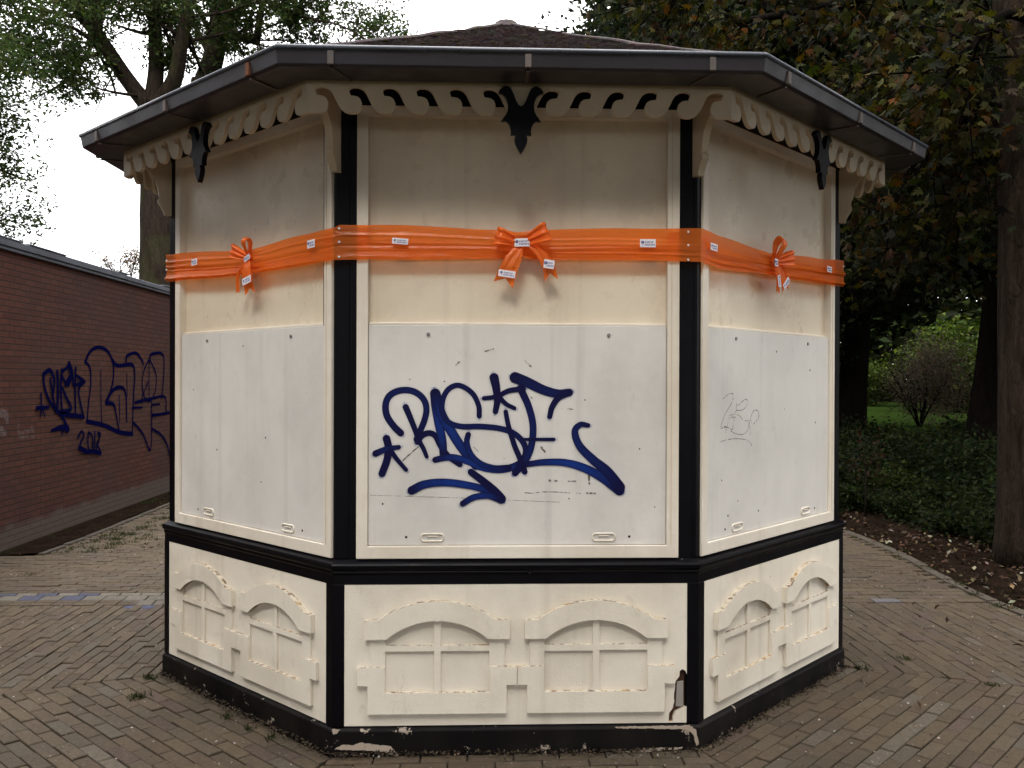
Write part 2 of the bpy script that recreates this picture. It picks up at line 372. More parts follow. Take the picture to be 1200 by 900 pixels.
# per-face frame margins (left, right) measured on the photograph
MARG = {0: (.090, .080), 7: (.094, .019), 1: (.030, .101)}
for i in range(8):
    h = FACE[i][1]; ml, mr = MARG.get(i, (.09, .09)); x0, x1 = -h + ml, h - mr
    z0, z1 = .8535, 2.849
    fr = MB().plate([[(x0, z0), (x1, z0), (x1, z1), (x0, z1)], [(x0 + .05, z0 + .056), (x1 - .054, z0 + .056), (x1 - .054, z1 - .046), (x0 + .05, z1 - .046)]], -.016, .05)
    fr.build('panel_frame', M_frame, kiosk, K(i), bevel=.003)
    # slim bead down the right jamb
    MB().box(x1 - .036, x1 - .033, -.0175, -.015, z0 + .06, z1 - .01).build('frame_bead', M_trim, kiosk, K(i))
    MB().box(x0 + .05, x1 - .054, .024, .045, 1.80, z1 - .046).build('upper_board', M_board, kiosk, K(i))
    # ledge on top of the hatch
    MB().plate([[(x0 + .052, 1.886), (x1 - .056, 1.886), (x1 - .056, 1.898), (x0 + .052, 1.898)]], .006, .024).build('ledge', M_frame, kiosk, K(i), bevel=.003)
    hb = MB().box(x0 + .0515, x1 - .0555, -.002, .0235, z0 + .058, 1.885).build('hatch', M_hatch, kiosk, K(i), bevel=.002)
    for s in (-1, 1):
        cx = (x0 + x1) / 2 + s * .381 * h / .8; cz = .945
        P = []
        for k in range(28):
            a = 2 * math.pi * k / 28; P.append((cx + math.cos(a) * .014 + (.038 - .014 + .012) * (1 if math.cos(a) > 0 else -1), -.0035, cz + math.sin(a) * .016))
        MB().tube(P, .0042, 6, closed=True).build('hatch_handle', M_frame, hb, smooth=True)
        MB().box(cx - .024, cx + .024, -.0075, -.002, cz + .003, cz + .008).build('handle_lip', M_frame, hb, bevel=.002)
        q = MB(); q.tube([(cx + s * .115, -.0026, cz + .002), (cx + s * .115, .002, cz + .002)], .0058, 10); q.build('bolt_hole', M_hole, hb)
        q = MB(); q.tube([(cx + s * .02 * 1, -.0075, 1.845), (cx + s * .02, .0, 1.845)], .0085, 10); q.build('screw', M_metal, hb, smooth=False, bevel=.002)
    # small holes left by old fixings
    q = MB(); rnd = random.Random(31 + i)
    for k in range({7: 5, 1: 8, 0: 7}.get(i, 4)):
        hx, hz = rnd.uniform(x0 + .1, x1 - .1), rnd.uniform(1.0, 1.84); r_ = rnd.uniform(.003, .006)
        q = MB(); q.tube([(hx, -.0024, hz), (hx, .001, hz)], r_, 7); q.build('fixing_hole', M_hole, hb)

# lower walls with raised arched-window relief
def px_front(x, y, e=.024):
    q = hit(x, y, (0, -e, 0), (0, 1, 0)); return (q.x, q.z)
def jag(P, amp, rnd, step=.012):
    out = []
    for a, b in zip(P[:-1], P[1:]):
        n = max(1, int(math.dist(a, b) / step))
        for k in range(n):
            t = k / n; out.append((a[0] + (b[0] - a[0]) * t + rnd.uniform(-amp, amp), a[1] + (b[1] - a[1]) * t + rnd.uniform(-amp, amp)))
    out.append(P[-1]); return out
def arc(x0, z0, xm, zm, x1, z1, n=14):
    """circle arc through three points"""
    ax, ay, bx, by, cx, cy = x0, z0, xm, zm, x1, z1
    d = 2 * (ax * (by - cy) + bx * (cy - ay) + cx * (ay - by))
    ux = ((ax * ax + ay * ay) * (by - cy) + (bx * bx + by * by) * (cy - ay) + (cx * cx + cy * cy) * (ay - by)) / d
    uy = ((ax * ax + ay * ay) * (cx - bx) + (bx * bx + by * by) * (ax - cx) + (cx * cx + cy * cy) * (bx - ax)) / d
    r = math.dist((ux, uy), (ax, ay)); a0 = math.atan2(ay - uy, ax - ux); a1 = math.atan2(cy - uy, cx - ux)
    return [(ux + r * math.cos(a0 + (a1 - a0) * k / n), uy + r * math.sin(a0 + (a1 - a0) * k / n)) for k in range(n + 1)]
for i in range(8):
    h = half(i, .0235); k = h / .8098; ml, mr = {0: (.046, .048), 7: (.052, .010), 1: (.010, .052)}.get(i, (.046, .046))
    outer = [(-h + ml, .1195), (h - mr, .1195), (h - mr, .7415), (-h + ml, .7415)]
    loops = [outer]
    if i == 0:
        rnd = random.Random(5)
        hp = [px_front(*q) for q in ((783.5, 846), (784, 838), (788.5, 829), (790.5, 822), (790, 812), (792.5, 798), (796, 793), (797, 787), (800, 784.5), (804, 787), (805.4, 793), (805.4, 828), (800, 830), (792, 834), (789, 840), (788, 846), (783.5, 846))]
        loops.append(jag(hp, .0016, rnd)[:-1])
        MB().box(.66, .80, -.004, .006, .12, .40).build('rotten_backing', M_dark, kiosk, K(0))
        MB().plate([[px_front(792.5, 829), px_front(801.5, 829), px_front(801.5, 799), px_front(794, 800)]], -.012, -.0045).build('bare_stud', M_greywood, kiosk, K(0), bevel=.001)
    lw = MB().plate(loops, -.0205, .0); lw = lw.build('lower_wall', M_wall, kiosk, K(i))
    for s in (-1, 1):
        X = lambda x, s=s, k=k: (s * .3505 + x) * k
        rel = MB()
        # thin layer: legs, glazing bars, upright
        out = [(X(-.296), .20), (X(.296), .20), (X(.296), .508), (X(.296), .52)] + [(X(.24), .56), (X(.1), .62), (X(-.1), .62), (X(-.24), .56)] + [(X(-.296), .52)]
        pane = lambda a, b, c, d: [(X(a), c), (X(b), c), (X(b), d), (X(a), d)]
        rel.plate([out, pane(-.228, -.0155, .262, .4475), pane(.0155, .228, .262, .4475),
                   [(X(x), z) for x, z in ((-.228, .476), (-.0155, .476), (-.0155, .60), (-.1, .60), (-.228, .53))],
                   [(X(x), z) for x, z in ((.0155, .476), (.228, .476), (.228, .53), (.1, .60), (.0155, .60))]], -.0315, -.0195)
        r1 = rel.build('window_bars', M_wall, kiosk, K(i), bevel=.0025)
        # thicker layer: sill block with ears
        sl = [(X(-.306), .173), (X(.306), .173), (X(.306), .298), (X(.3505 if s < 0 else .352), .298), (X(.3505 if s < 0 else .352), .382), (X(.229), .384), (X(.229), .2705), (X(-.229), .2705), (X(-.229), .384), (X(-.352 if s < 0 else -.3485), .382), (X(-.352 if s < 0 else -.3485), .298), (X(-.306), .298)]
        MB().plate([sl], -.039, -.019).build('window_sill', M_wall, kiosk, K(i), bevel=.003)
        top = arc(-.258, .590, 0, .673, .258, .590, 20); bot = arc(.223, .505, 0, .586, -.223, .505, 20)
        ar = [(X(x), z) for x, z in [(-.318, .505), (-.318, .586)] + top + [(.318, .586), (.318, .505)] + bot]
        MB().plate([ar], -.046, -.019).build('window_arch', M_wall, kiosk, K(i), bevel=.003)

# valance with scrolls, finial, brackets
def scroll(r0=.034):
    S = .00063
    u = [(-30, 57), (-30, 90), (-26, 101), (-12, 109), (5, 113), (24, 112), (44, 106), (62, 94), (76, 77), (88, 54), (100, 28), (114, 0), (132, -28), (156, -50), (186, -61), (215, -62), (240, -56), (258, -38), (266, -14), (266, 14), (256, 38), (238, 52), (215, 57), (196, 58)]
    return [(x * S, z * S) for x, z in u]
def valance_outline(h, nun=6):
    zc, hc = 2.790, .054; pitch = (h - hc) / nun
    pts = []; sc = pitch / (215 * .00063)
    # left half: corner bulb then waves
    L = [(-h, 2.752), (-h + .01, 2.7505)]
    S = .00063
    for x, z in [(0, -61), (25, -56), (43, -38), (51, -14), (51, 14), (41, 38), (23, 52), (0, 57), (-19, 58)]:
        L.append((-h + hc + x * S * sc, zc + z * S))
    for kk in range(nun):
        ox = -h + hc + kk * pitch
        if kk < nun - 1: L += [(ox + x * sc, zc + z) for x, z in scroll()[1:]]
        else: L += [(ox + x * sc, zc + z) for x, z in scroll()[1:14]]
    L = [p for p in L if p[0] < -.004]
    Rr = [(-x, z) for x, z in L][::-1]
    return [(-h, 2.918)] + L + [(0, 2.748)] + Rr + [(h, 2.918)]
FIN = [(443, 770), (462, 742), (480, 710), (491, 680), (492, 655), (483, 628), (522, 627), (519, 606), (521, 588), (528, 560), (540, 538), (560, 523), (593, 527), (577, 503), (558, 478), (546, 450), (541, 410), (548, 370), (565, 335), (590, 316), (615, 310), (602, 287), (585, 270), (562, 260), (540, 262), (518, 280), (500, 318), (480, 370), (462, 402), (443, 413)]
for i in range(8):
    h = half(i, .219)
    MB().plate([valance_outline(h - .0005)], -.219, -.199).build('valance', M_trim, kiosk, K(i), bevel=.0015)
    f = [((x - 443) * .00055, 2.868 - (y - 260) * .00055) for x, y in FIN]
    f = f + [(-x, z) for x, z in f[1:-1]][::-1]
    MB().plate([f], -.245, -.2195).build('finial', M_black, kiosk, K(i), bevel=.002)
    # bracket: plate in the diagonal plane of the corner
    c = Vector(COR[i]); out = (c - Vector((0, B0))).normalized(); ang = math.atan2(out.y, out.x)
    prof = [(-.02, 2.90), (-.02, 2.552), (.030, 2.552), (.034, 2.575), (.050, 2.605), (.062, 2.622), (.064, 2.640), (.054, 2.654), (.060, 2.660), (.064, 2.700), (.075, 2.740), (.098, 2.780), (.130, 2.812), (.170, 2.830), (.218, 2.838), (.218, 2.90)]
    MB().plate([prof], -.019, .019).build('eaves_bracket', M_trim, kiosk, Matrix.Translation((c.x, c.y, 0)) @ Matrix.Rotation(ang, 4, 'Z'), bevel=.003)
# soffit, gutter and its straps
oct_sweep([(-.02, 2.925), (.205, 2.917), (.30, 2.905), (.30, 2.93), (.2, 2.955), (-.02, 2.96)]).build('soffit', M_trim, kiosk)
gut = oct_sweep([(.222, 2.888), (.235, 2.882), (.395, 2.8785), (.408, 2.888), (.418, 2.945), (.4195, 2.948), (.406, 2.9485), (.398, 2.895), (.30, 2.893), (.222, 2.915)]).build('gutter', M_zinc, kiosk, bevel=.003)
rim = MB()
for i in range(8):
    a_, b_ = ocor(i, .417), ocor((i + 1) % 8, .417); rim.tube([(*a_, 2.951), (*b_, 2.951)], .0105, 10)
rim.build('gutter_rim', M_rim, gut, smooth=True)
for i in range(8):
    h = half(i, .42)
    for q, u in enumerate((-.78 * h, 0.02, .78 * h)):
        w = .013
        mb = MB().box(u - w, u + w, -.4225, -.408, 2.884, 2.937)
        mb.build('gutter_strap', M_rust if (i == 7 and q == 2) else M_strap, gut, K(i), bevel=.002)
        sk = .055 * (1 if q == 0 else -1 if q == 2 else 0)
        mb = MB(); n_ = 8; V = []
        mb.v = [(u - w * .6, -.405, 2.8765), (u + w * .6, -.405, 2.8765), (u + sk + w * .6, -.245, 2.8795), (u + sk - w * .6, -.245, 2.8795), (u - w * .6, -.405, 2.8725), (u + w * .6, -.405, 2.8725), (u + sk + w * .6, -.245, 2.8755), (u + sk - w * .6, -.245, 2.8755)]
        mb.f = [(3, 2, 1, 0), (4, 5, 6, 7), (0, 1, 5, 4), (1, 2, 6, 5), (2, 3, 7, 6), (3, 0, 4, 7)]
        mb.build('strap_tail', M_strap, gut, K(i))
# roof
def roofmat():
    m, n, b, o = new_mat('roof_shingles'); P = pos(n)
    v = nd(n, 'ShaderNodeTexVoronoi', Scale=17.0); n.links.new(P, v.inputs['Vector'])
    col = mixc(n, ramp(n, noise(n, P, 6, 6, .7), [(.3, 0.), (.7, 1.)]), (.040, .027, .027), (.075, .051, .050))
    col = mixc(n, .35, col, v.outputs['Color'], 'MULTIPLY')
    col = mixc(n, ramp(n, noise(n, P, 14, 5, .7, (1, 1, 3)), [(.60, 0.), (.66, .9)]), col, (.02, .018, .014))
    col = mixc(n, ramp(n, noise(n, P, 5, 5, .7), [(.60, 0.), (.70, .8)]), col, (.09, .085, .03))
    n.links.new(col, b.inputs['Base Color']); b.inputs['Roughness'].default_value = .85
    bump(n, b, noise(n, P, 30, 5), .8, .02); return m
M_roof = roofmat(); M_moss = soil('moss', (.022, .018, .008), (.050, .045, .018), 14)
E0, ZE, ZA = .385, 2.945, 3.975
apex = Vector((0.0, B0, ZA)); rf = MB(); ncourse = 22
for i in range(8):
    p, q = Vector((*ocor(i, E0), ZE)), Vector((*ocor((i + 1) % 8, E0), ZE))
    n_ = (q - p).cross(apex - p).normalized(); 
    for c_ in range(ncourse):
        t0, t1 = c_ / ncourse, (c_ + 1) / ncourse
        # slight sag of the slope
        sag = lambda t: Vector((0, 0, -.020 * math.sin(math.pi * t)))
        a_, b_, c2, d2 = p.lerp(apex, t0) + sag(t0), q.lerp(apex, t0) + sag(t0), q.lerp(apex, t1) + sag(t1), p.lerp(apex, t1) + sag(t1)
        k = len(rf.v); lift = n_ * (.011 if c_ != 15 else .024)
        rf.v += [tuple(a_), tuple(b_), tuple(b_ + lift), tuple(a_ + lift), tuple(c2), tuple(d2)]
        rf.f += [(k, k + 1, k + 2, k + 3), (k + 3, k + 2, k + 4, k + 5)]
roof = rf.build('roof', M_roof, kiosk)
rnd = random.Random(3)
cap = MB()
for i in range(8):
    p = Vector((*ocor(i, E0), ZE)); P = []
    for k in range(15):
        t = k / 14; P.append(p.lerp(apex, t) + Vector((rnd.uniform(-.006, .006), rnd.uniform(-.006, .006), -.020 * math.sin(math.pi * t) + .012 + rnd.uniform(-.004, .006))))
    cap.tube(P, [.008 + rnd.uniform(-.003, .004) for _ in P], 7)
cap.build('ridge_strip', M_roof, roof)
cp = MB(); cp.tube([apex + Vector((0, 0, -.035)), apex + Vector((0, 0, .012)), apex + Vector((0, 0, .03))], [.10, .07, .012], 10)
cp.tube([apex + Vector((0, 0, .02)), apex + Vector((0, 0, .034))], [.018, .010], 7); cp.build('roof_cap', M_roof, roof)
# moss cushions on the shingles
ms = MB()
for k in range(120):
    i = rnd.choice((0, 0, 0, 1, 7, 7, 1, 2, 6)); p, q = Vector((*ocor(i, E0), ZE)), Vector((*ocor((i + 1) % 8, E0), ZE)); t = rnd.random() ** 1.2 * .95; s = rnd.random()
    b_ = p.lerp(q, s).lerp(apex, t) + Vector((0, 0, -.020 * math.sin(math.pi * t) + .005)); r_ = rnd.uniform(.006, .016)
    ms.tube([b_, b_ + Vector((0, 0, r_ * .5)), b_ + Vector((0, 0, r_ * .85))], [r_, r_ * .9, r_ * .35], 6)
tag(ms.build('moss', M_moss, roof, smooth=True), kind='stuff')

# ------------------------------------------------------------------ graffiti: thin paint strokes on their surface
def spraymat(name, dark, light, soft=.16, fade=True):
    m, n, b, o = new_mat(name); P = pos(n)
    a = nd(n, 'ShaderNodeAttribute', attribute_name='edge'); w = nd(n, 'ShaderNodeAttribute', attribute_name='load')
    al = ramp(n, a.outputs['Fac'], [(0., 1.), (1 - soft, 1.), (1., 0.)])
    col = mixc(n, w.outputs['Fac'], dark, light)
    st = noise(n, P, 30, 4, .6); col = mixc(n, ramp(n, st, [(.35, 0.), (.7, .35)]), col, dark)
    n.links.new(col, b.inputs['Base Color']); b.inputs['Roughness'].default_value = .42 if soft < .2 else .95; b.inputs['Specular IOR Level'].default_value = .18 if soft < .2 else 0
    tr = nd(n, 'ShaderNodeBsdfTransparent'); mx = nd(n, 'ShaderNodeMixShader'); n.links.new(al, mx.inputs[0]); n.links.new(tr.outputs[0], mx.inputs[1]); n.links.new(b.outputs[0], mx.inputs[2]); n.links.new(mx.outputs[0], o.inputs[0])
    return m
M_blue = spraymat('blue_spray', (.0009, .0009, .034), (.003, .028, .19), .07); M_bluewall = spraymat('blue_spray_on_brick', (.0025, .003, .028), (.005, .007, .05), .30)
M_haze = None
def oversp():
    m, n, b, o = new_mat('overspray'); b.inputs['Base Color'].default_value = (.10, .16, .5, 1); b.inputs['Roughness'].default_value = .8
    a = nd(n, 'ShaderNodeAttribute', attribute_name='edge'); al = ramp(n, a.outputs['Fac'], [(0., .30), (.5, .09), (1., 0.)])
    tr = nd(n, 'ShaderNodeBsdfTransparent'); mx = nd(n, 'ShaderNodeMixShader'); n.links.new(al, mx.inputs[0]); n.links.new(tr.outputs[0], mx.inputs[1]); n.links.new(b.outputs[0], mx.inputs[2]); n.links.new(mx.outputs[0], o.inputs[0]); return m
M_over = oversp()
def stroke_mesh(strokes, place, normal, base, dz, widen=1.0, add=0., pxw=.0036, light=True):
    """strokes: list of (points, w0, w1[, load]); place(p)->3D; widths in px"""
    V, F, E, L = [], [], [], []
    for si, st in enumerate(strokes):
        pts, w0, w1 = st[:3]; ld = st[3] if len(st) > 3 else .0
        P = catmull([place(p) for p in pts], 7); N = len(P); off = normal * (base + dz * si)
        ts = []
        for k in range(N):
            t = (P[min(k + 1, N - 1)] - P[max(k - 1, 0)]); t.normalize(); ts.append(t)
        rows = []
        def row(c, s, hw, edge, load):
            r_ = []
            for j in range(9):
                q = j / 4 - 1; V.append(tuple(c + s * hw * q + off)); E.append(max(abs(q), edge)); L.append(load * (1 - q * q * .8)); r_.append(len(V) - 1)
            rows.append(r_)
        for k in range(N):
            f = k / (N - 1); hw = (w0 * (1 - f) + w1 * f) * pxw * .5 * widen + add; s = ts[k].cross(normal).normalized(); load = ld * math.sin(math.pi * min(1, max(0, f))) if ld else 0
            if k == 0:
                for a in (90, 60, 35, 15): row(P[0] - ts[0] * hw * math.sin(R(a)), s, hw * math.cos(R(a)) + 1e-4, 1.0 if a == 90 else max(0, math.sin(R(a))) if False else (1.0 if a == 90 else .0), load)
            row(P[k], s, hw, 0, load)
            if k == N - 1:
                for a in (15, 35, 60, 90): row(P[k] + ts[k] * hw * math.sin(R(a)), s, hw * math.cos(R(a)) + 1e-4, 1.0 if a == 90 else 0, load)
        for r0, r1 in zip(rows[:-1], rows[1:]):
            for j in range(8): F.append((r0[j], r0[j + 1], r1[j + 1], r1[j]))
    return V, F, E, L
def zf(x, y, ox=420, oy=420, s=3.636): return (ox + x / s, oy + y / s)
Z = lambda *P: [zf(x, y) for x, y in P]
TAG = [
 (Z((180, 318), (150, 288), (122, 245), (116, 200), (130, 162), (165, 140), (210, 135), (250, 148), (280, 178), (290, 218), (282, 262), (265, 305), (248, 345)), 27, 24, .25),
 (Z((202, 208), (222, 255), (242, 305), (258, 350), (276, 382), (291, 418)), 25, 16),
 (Z((252, 355), (270, 330), (300, 318), (328, 330), (350, 372), (385, 418), (432, 452)), 24, 22),
 (Z((326, 150), (332, 215), (345, 290), (358, 350), (362, 405)), 38, 30, .9),
 (Z((328, 150), (352, 235), (395, 310), (440, 380), (500, 455)), 40, 36, .9),
 (Z((328, 432), (365, 424), (410, 422), (470, 440), (530, 465), (600, 474), (660, 462), (712, 436)), 24, 30, .9),
 (Z((515, 245), (512, 200), (485, 148), (430, 115), (385, 130), (360, 175), (358, 230), (385, 272), (440, 290), (520, 290), (600, 298), (660, 318), (700, 355), (713, 400), (692, 450), (667, 486)), 20, 24, .2),
 (Z((468, 325), (462, 360), (480, 410), (520, 448), (580, 468), (640, 466)), 22, 26, .5),
 (Z((690, 128), (725, 205), (744, 290), (735, 380), (705, 445), (668, 488)), 28, 26, .3),
 (Z((628, 228), (640, 290), (664, 368), (690, 430), (708, 482)), 18, 24),
 (Z((668, 82), (720, 102), (790, 135), (850, 150), (898, 145)), 44, 30, .2),
 (Z((896, 145), (852, 168), (825, 208), (815, 248)), 28, 20),
 (Z((578, 82), (588, 130), (592, 180), (584, 226)), 36, 22),
 (Z((535, 170), (590, 162), (640, 138), (702, 130)), 17, 22),
 (Z((602, 168), (630, 195), (664, 212)), 20, 16),
 (Z((700, 345), (760, 345), (832, 345)), 12, 14),
 (Z((712, 452), (790, 442), (880, 444), (960, 466), (1040, 508), (1112, 562)), 22, 40, 1.0),
 (Z((978, 285), (945, 282), (922, 312), (942, 372), (1000, 432), (1060, 482), (1112, 548)), 18, 44, .35),
 (Z((120, 342), (128, 380), (122, 432), (101, 490)), 30, 28),
 (Z((74, 405), (120, 386), (172, 378)), 26, 18, .3), (Z((137, 392), (165, 430), (203, 474)), 20, 16),
 (Z((228, 562), (280, 537), (360, 528), (450, 537), (530, 556), (598, 588)), 34, 26, 1.0),
 (Z((480, 484), (530, 522), (580, 565), (608, 598)), 26, 38), (Z((445, 618), (490, 592), (550, 584), (600, 600)), 24, 26, .7)]
TAG = [(p, w0 / 3.636, w1 / 3.636, *r_) for p, w0, w1, *r_ in TAG]
nF = Vector((0, -1, 0)); plF = lambda p: hit(p[0], p[1], (0, -.002, 0), (0, 1, 0))
V, F, E, L = stroke_mesh(TAG, plF, nF, .0014, .00008, pxw=.00381, widen=1.12)
link('blue_graffiti', mesh_from(V, F, 'blue_graffiti', extra={'edge': E, 'load': L}), M_blue, kiosk)['label'] = 'large dark blue spray tag with stars and an arrow'
V, F, E, L = stroke_mesh(TAG, plF, nF, .0006, .00006, 1.0, .012, pxw=.00381)
link('graffiti_overspray', mesh_from(V, F, 'graffiti_overspray', extra={'edge': E, 'load': L}), M_over, kiosk)
# faint scuffs on the front hatch (grey marks)
def flatcol(name, col, alpha=.6):
    m, n, b, o = new_mat(name); b.inputs['Base Color'].default_value = (*col, 1); b.inputs['Roughness'].default_value = .8; P = pos(n)
    al = ramp(n, noise(n, P, 60, 4, .7), [(.38, 0.), (.56, alpha)])
    tr = nd(n, 'ShaderNodeBsdfTransparent'); mx = nd(n, 'ShaderNodeMixShader'); n.links.new(al, mx.inputs[0]); n.links.new(tr.outputs[0], mx.inputs[1]); n.links.new(b.outputs[0], mx.inputs[2]); n.links.new(mx.outputs[0], o.inputs[0]); return m
M_scuff = flatcol('scuff_grey', (.12, .10, .09), .8); M_pencil = flatcol('pencil_grey', (.16, .16, .18), .75)
Q = lambda *P: [zf(x, y) for x, y in P]
SC = [(Q((710, 572), (740, 574), (770, 571)), 1.2, 1), (Q((785, 569), (840, 569), (900, 573)), 1.2, 1), (Q((930, 574), (945, 575)), 1, 1), (Q((975, 574), (1010, 575)), 2.6, 2), (Q((815, 520), (845, 522)), 3, 2), (Q((895, 523), (925, 524)), 1.6, 2), (Q((982, 500), (984, 535)), 3, 2),
      (Q((892, 214), (914, 217)), 1.6, 1.2), (Q((50, 583), (300, 590), (600, 600)), .5, .5), (Q((640, 604), (860, 612)), .5, .5), (Q((190, 435), (225, 402), (258, 375)), 1.8, 1.4), (Q((735, 165), (745, 175)), 1.6, 1.2), (Q((780, 380), (795, 398)), 3, 2), (Q((490, 375), (510, 395)), 2, 1.6), (Q((710, 10), (735, 35)), 2, 2), (Q((430, 15), (415, 30)), 2, 1.6), (Q((540, -30), (575, -40)), 1.5, 1.5)]
for k_, st_ in enumerate(SC):
    V, F, E, L = stroke_mesh([st_], plF, nF, .0010 + k_ * .00003, 0, pxw=.00381); link('scuff', mesh_from(V, F, 'scuff'), M_scuff, kiosk)
# pencil scribble on the right-hand hatch
k2 = 2 ** -.5; nR = Vector((k2, -k2, 0)); P0R = Vector((A0, 0, 0)) + nR * .002
plR = lambda p: hit(p[0], p[1], P0R, nR)
W = lambda *P: [(820 + x / 10, 440 + y / 10) for x, y in P]
SCR = [W((270, 275), (340, 215), (395, 228), (365, 330), (290, 460), (250, 580), (246, 620)), W((248, 620), (310, 605), (378, 635)), W((430, 330), (425, 400), (413, 450)), W((430, 410), (500, 402), (550, 345), (557, 292), (520, 285), (450, 350)), W((345, 470), (400, 456), (460, 470), (498, 518)), W((362, 490), (418, 487)), W((345, 490), (312, 610), (300, 670)), W((402, 500), (380, 635)), W((360, 650), (430, 686), (505, 690), (558, 640), (577, 545), (585, 690)), W((525, 530), (578, 531)), W((602, 560), (592, 500), (630, 412), (680, 420), (683, 500), (622, 575)), W((245, 775), (330, 750), (430, 740), (530, 752), (580, 780), (606, 822))]
V, F, E, L = stroke_mesh([(s, .95, .95) for s in SCR], plR, nR, .0014, .00005, pxw=.0042)
link('pencil_scribble', mesh_from(V, F, 'pencil_scribble'), M_pencil, kiosk)
# bare chipped patches on the plinth
plp = lambda p: hit(p[0], p[1], (0, -.033, 0), (0, 1, 0))
M_bare = paint('bare_plinth_wood', (.42, .34, .27), (.22, .17, .12), .8, .2, speck=False, chips=(.02, .02, .02), chip_lo=.62, chip_scale=40)
def patch(pxs, name='bare_patch'):
    rnd = random.Random(int(pxs[0][0])); P = [plp(q) for q in pxs]; l = jag([(v.x, v.z) for v in P + [P[0]]], .0022, rnd, .01)[:-1]
    MB().plate([l], -.0347, -.033).build(name, M_bare, kiosk)
patch([(392, 878), (400, 873), (414, 873), (422, 870), (440, 873), (458, 874), (466, 884), (466, 887), (447, 881), (425, 879), (400, 879)])
patch([(715, 883), (745, 879), (775, 876), (800, 875.5), (799, 877.5), (770, 880), (745, 883), (720, 886)])
patch([(388.5, 854.3), (399, 855), (395, 859), (391, 861)])
patch([(720, 851.8), (760, 850.6), (808, 850.2), (816, 855), (819, 872), (816, 874), (813, 861), (806, 854.5), (760, 853.6), (722, 853.4)])

# ------------------------------------------------------------------ orange plastic ribbon tied round the kiosk
def tapemat(name, dens=.5):
    m, n, b, o = new_mat(name)
    b.inputs['Base Color'].default_value = (.98, .21, .025, 1); b.inputs['Roughness'].default_value = .13; b.inputs['Specular IOR Level'].default_value = .6
    P = pos(n); bump(n, b, noise(n, P, 14, 4, .6, (1, 1, 5)), .5, .01)
    tr = nd(n, 'ShaderNodeBsdfTransparent', Color=(1, .40, .12, 1)); tl = nd(n, 'ShaderNodeBsdfTranslucent', Color=(.95, .22, .03, 1))
    m1 = nd(n, 'ShaderNodeMixShader', Fac=.35); n.links.new(b.outputs[0], m1.inputs[1]); n.links.new(tl.outputs[0], m1.inputs[2])
    m2 = nd(n, 'ShaderNodeMixShader', Fac=1 - dens); n.links.new(m1.outputs[0], m2.inputs[1]); n.links.new(tr.outputs[0], m2.inputs[2]); n.links.new(m2.outputs[0], o.inputs[0]); return m
M_tape = tapemat('orange_film', .55); M_bow = tapemat('orange_film_doubled', .8)
tape = empty('plastic_ribbon', (0, 0, 2.15), 'translucent orange plastic ribbon with three bows stretched around the kiosk', 'ribbon')
TI = Matrix.Translation((0, 0, -2.15))
# path: face 7 (far corner -> near corner), face 0, face 1
EO = .024
def tp(i, u, e=EO): return FACE[i][0] @ Vector((u, -e, 0))
h7, h0, h1 = half(7, EO), half(0, EO), half(1, EO)
keys = [(7, -h7 + .020, 2.336, 2.188), (7, -.7, 2.331, 2.18), (7, .10, 2.283, 2.158), (7, .13, 2.281, 2.16), (7, .16, 2.282, 2.158), (7, .55, 2.300, 2.162), (7, h7, 2.309, 2.165),
        (0, -h0 + .03, 2.322, 2.166), (0, -.6, 2.322, 2.172), (0, -.06, 2.306, 2.176), (0, 0, 2.298, 2.19), (0, .06, 2.306, 2.178), (0, .5, 2.318, 2.176), (0, h0, 2.321, 2.172),
        (1, -.6, 2.304, 2.158), (1, -.18, 2.286, 2.168), (1, -.13, 2.282, 2.172), (1, -.08, 2.286, 2.170), (1, .4, 2.312, 2.176), (1, h1 - .018, 2.332, 2.186)]
pts3 = []
for i, u, zt, zb in keys:
    q = tp(i, u); pts3.append((q, zt, zb))
cum = [0]
for a_, b_ in zip(pts3[:-1], pts3[1:]): cum.append(cum[-1] + (b_[0] - a_[0]).length)
rnd = random.Random(11)
folds = [(rnd.uniform(.08, .92), rnd.uniform(.03, .075), rnd.uniform(.004, .010) * rnd.choice((1, 1, -.5)), rnd.uniform(-.06, .06), rnd.uniform(0, 6)) for _ in range(11)]
knots = [cum[3], cum[10], cum[16]]
mb = MB(); NV = 46; NU = 300; total = cum[-1]; seg = 0
def tape_pt(s, v):
    seg = 0
    while seg < len(cum) - 2 and cum[seg + 1] < s: seg += 1
    f = (s - cum[seg]) / max(1e-6, cum[seg + 1] - cum[seg]); f = min(max(f, 0), 1); fs = f * f * (3 - 2 * f)
    a_, b_ = pts3[seg], pts3[seg + 1]; q = a_[0].lerp(b_[0], f); zt = a_[1] * (1 - fs) + b_[1] * fs; zb = a_[2] * (1 - fs) + b_[2] * fs
    i = keys[seg + 1][0] if f > 0 else keys[seg][0]; nrm = FACE[i][0].to_3x3() @ Vector((0, -1, 0))
    d = 0
    for c_, w_, a2, dr, ph in folds:
        vv = c_ + dr * math.sin(s * 1.3 + ph); x_ = (v - vv) / w_
        d += a2 * math.exp(-x_ * x_) * (.45 + .55 * math.sin(s * .9 + ph * 2))
    kn = min(abs(s - k_) for k_ in knots); d += .006 * math.exp(-(kn / .08) ** 2) * math.cos(v * 22)
    edge_c = min(abs(s - cum[6]), abs(s - cum[13])); d *= min(1, .25 + edge_c / .12)
    return q + nrm * (d + .003) + Vector((0, 0, zb + (zt - zb) * v + .0015 * math.sin(s * 9 + 3 * v)))
ss = sorted(set([total * k / NU for k in range(NU + 1)] + cum))
for s in ss:
    for j in range(NV + 1): mb.v.append(tuple(tape_pt(s, j / NV)))
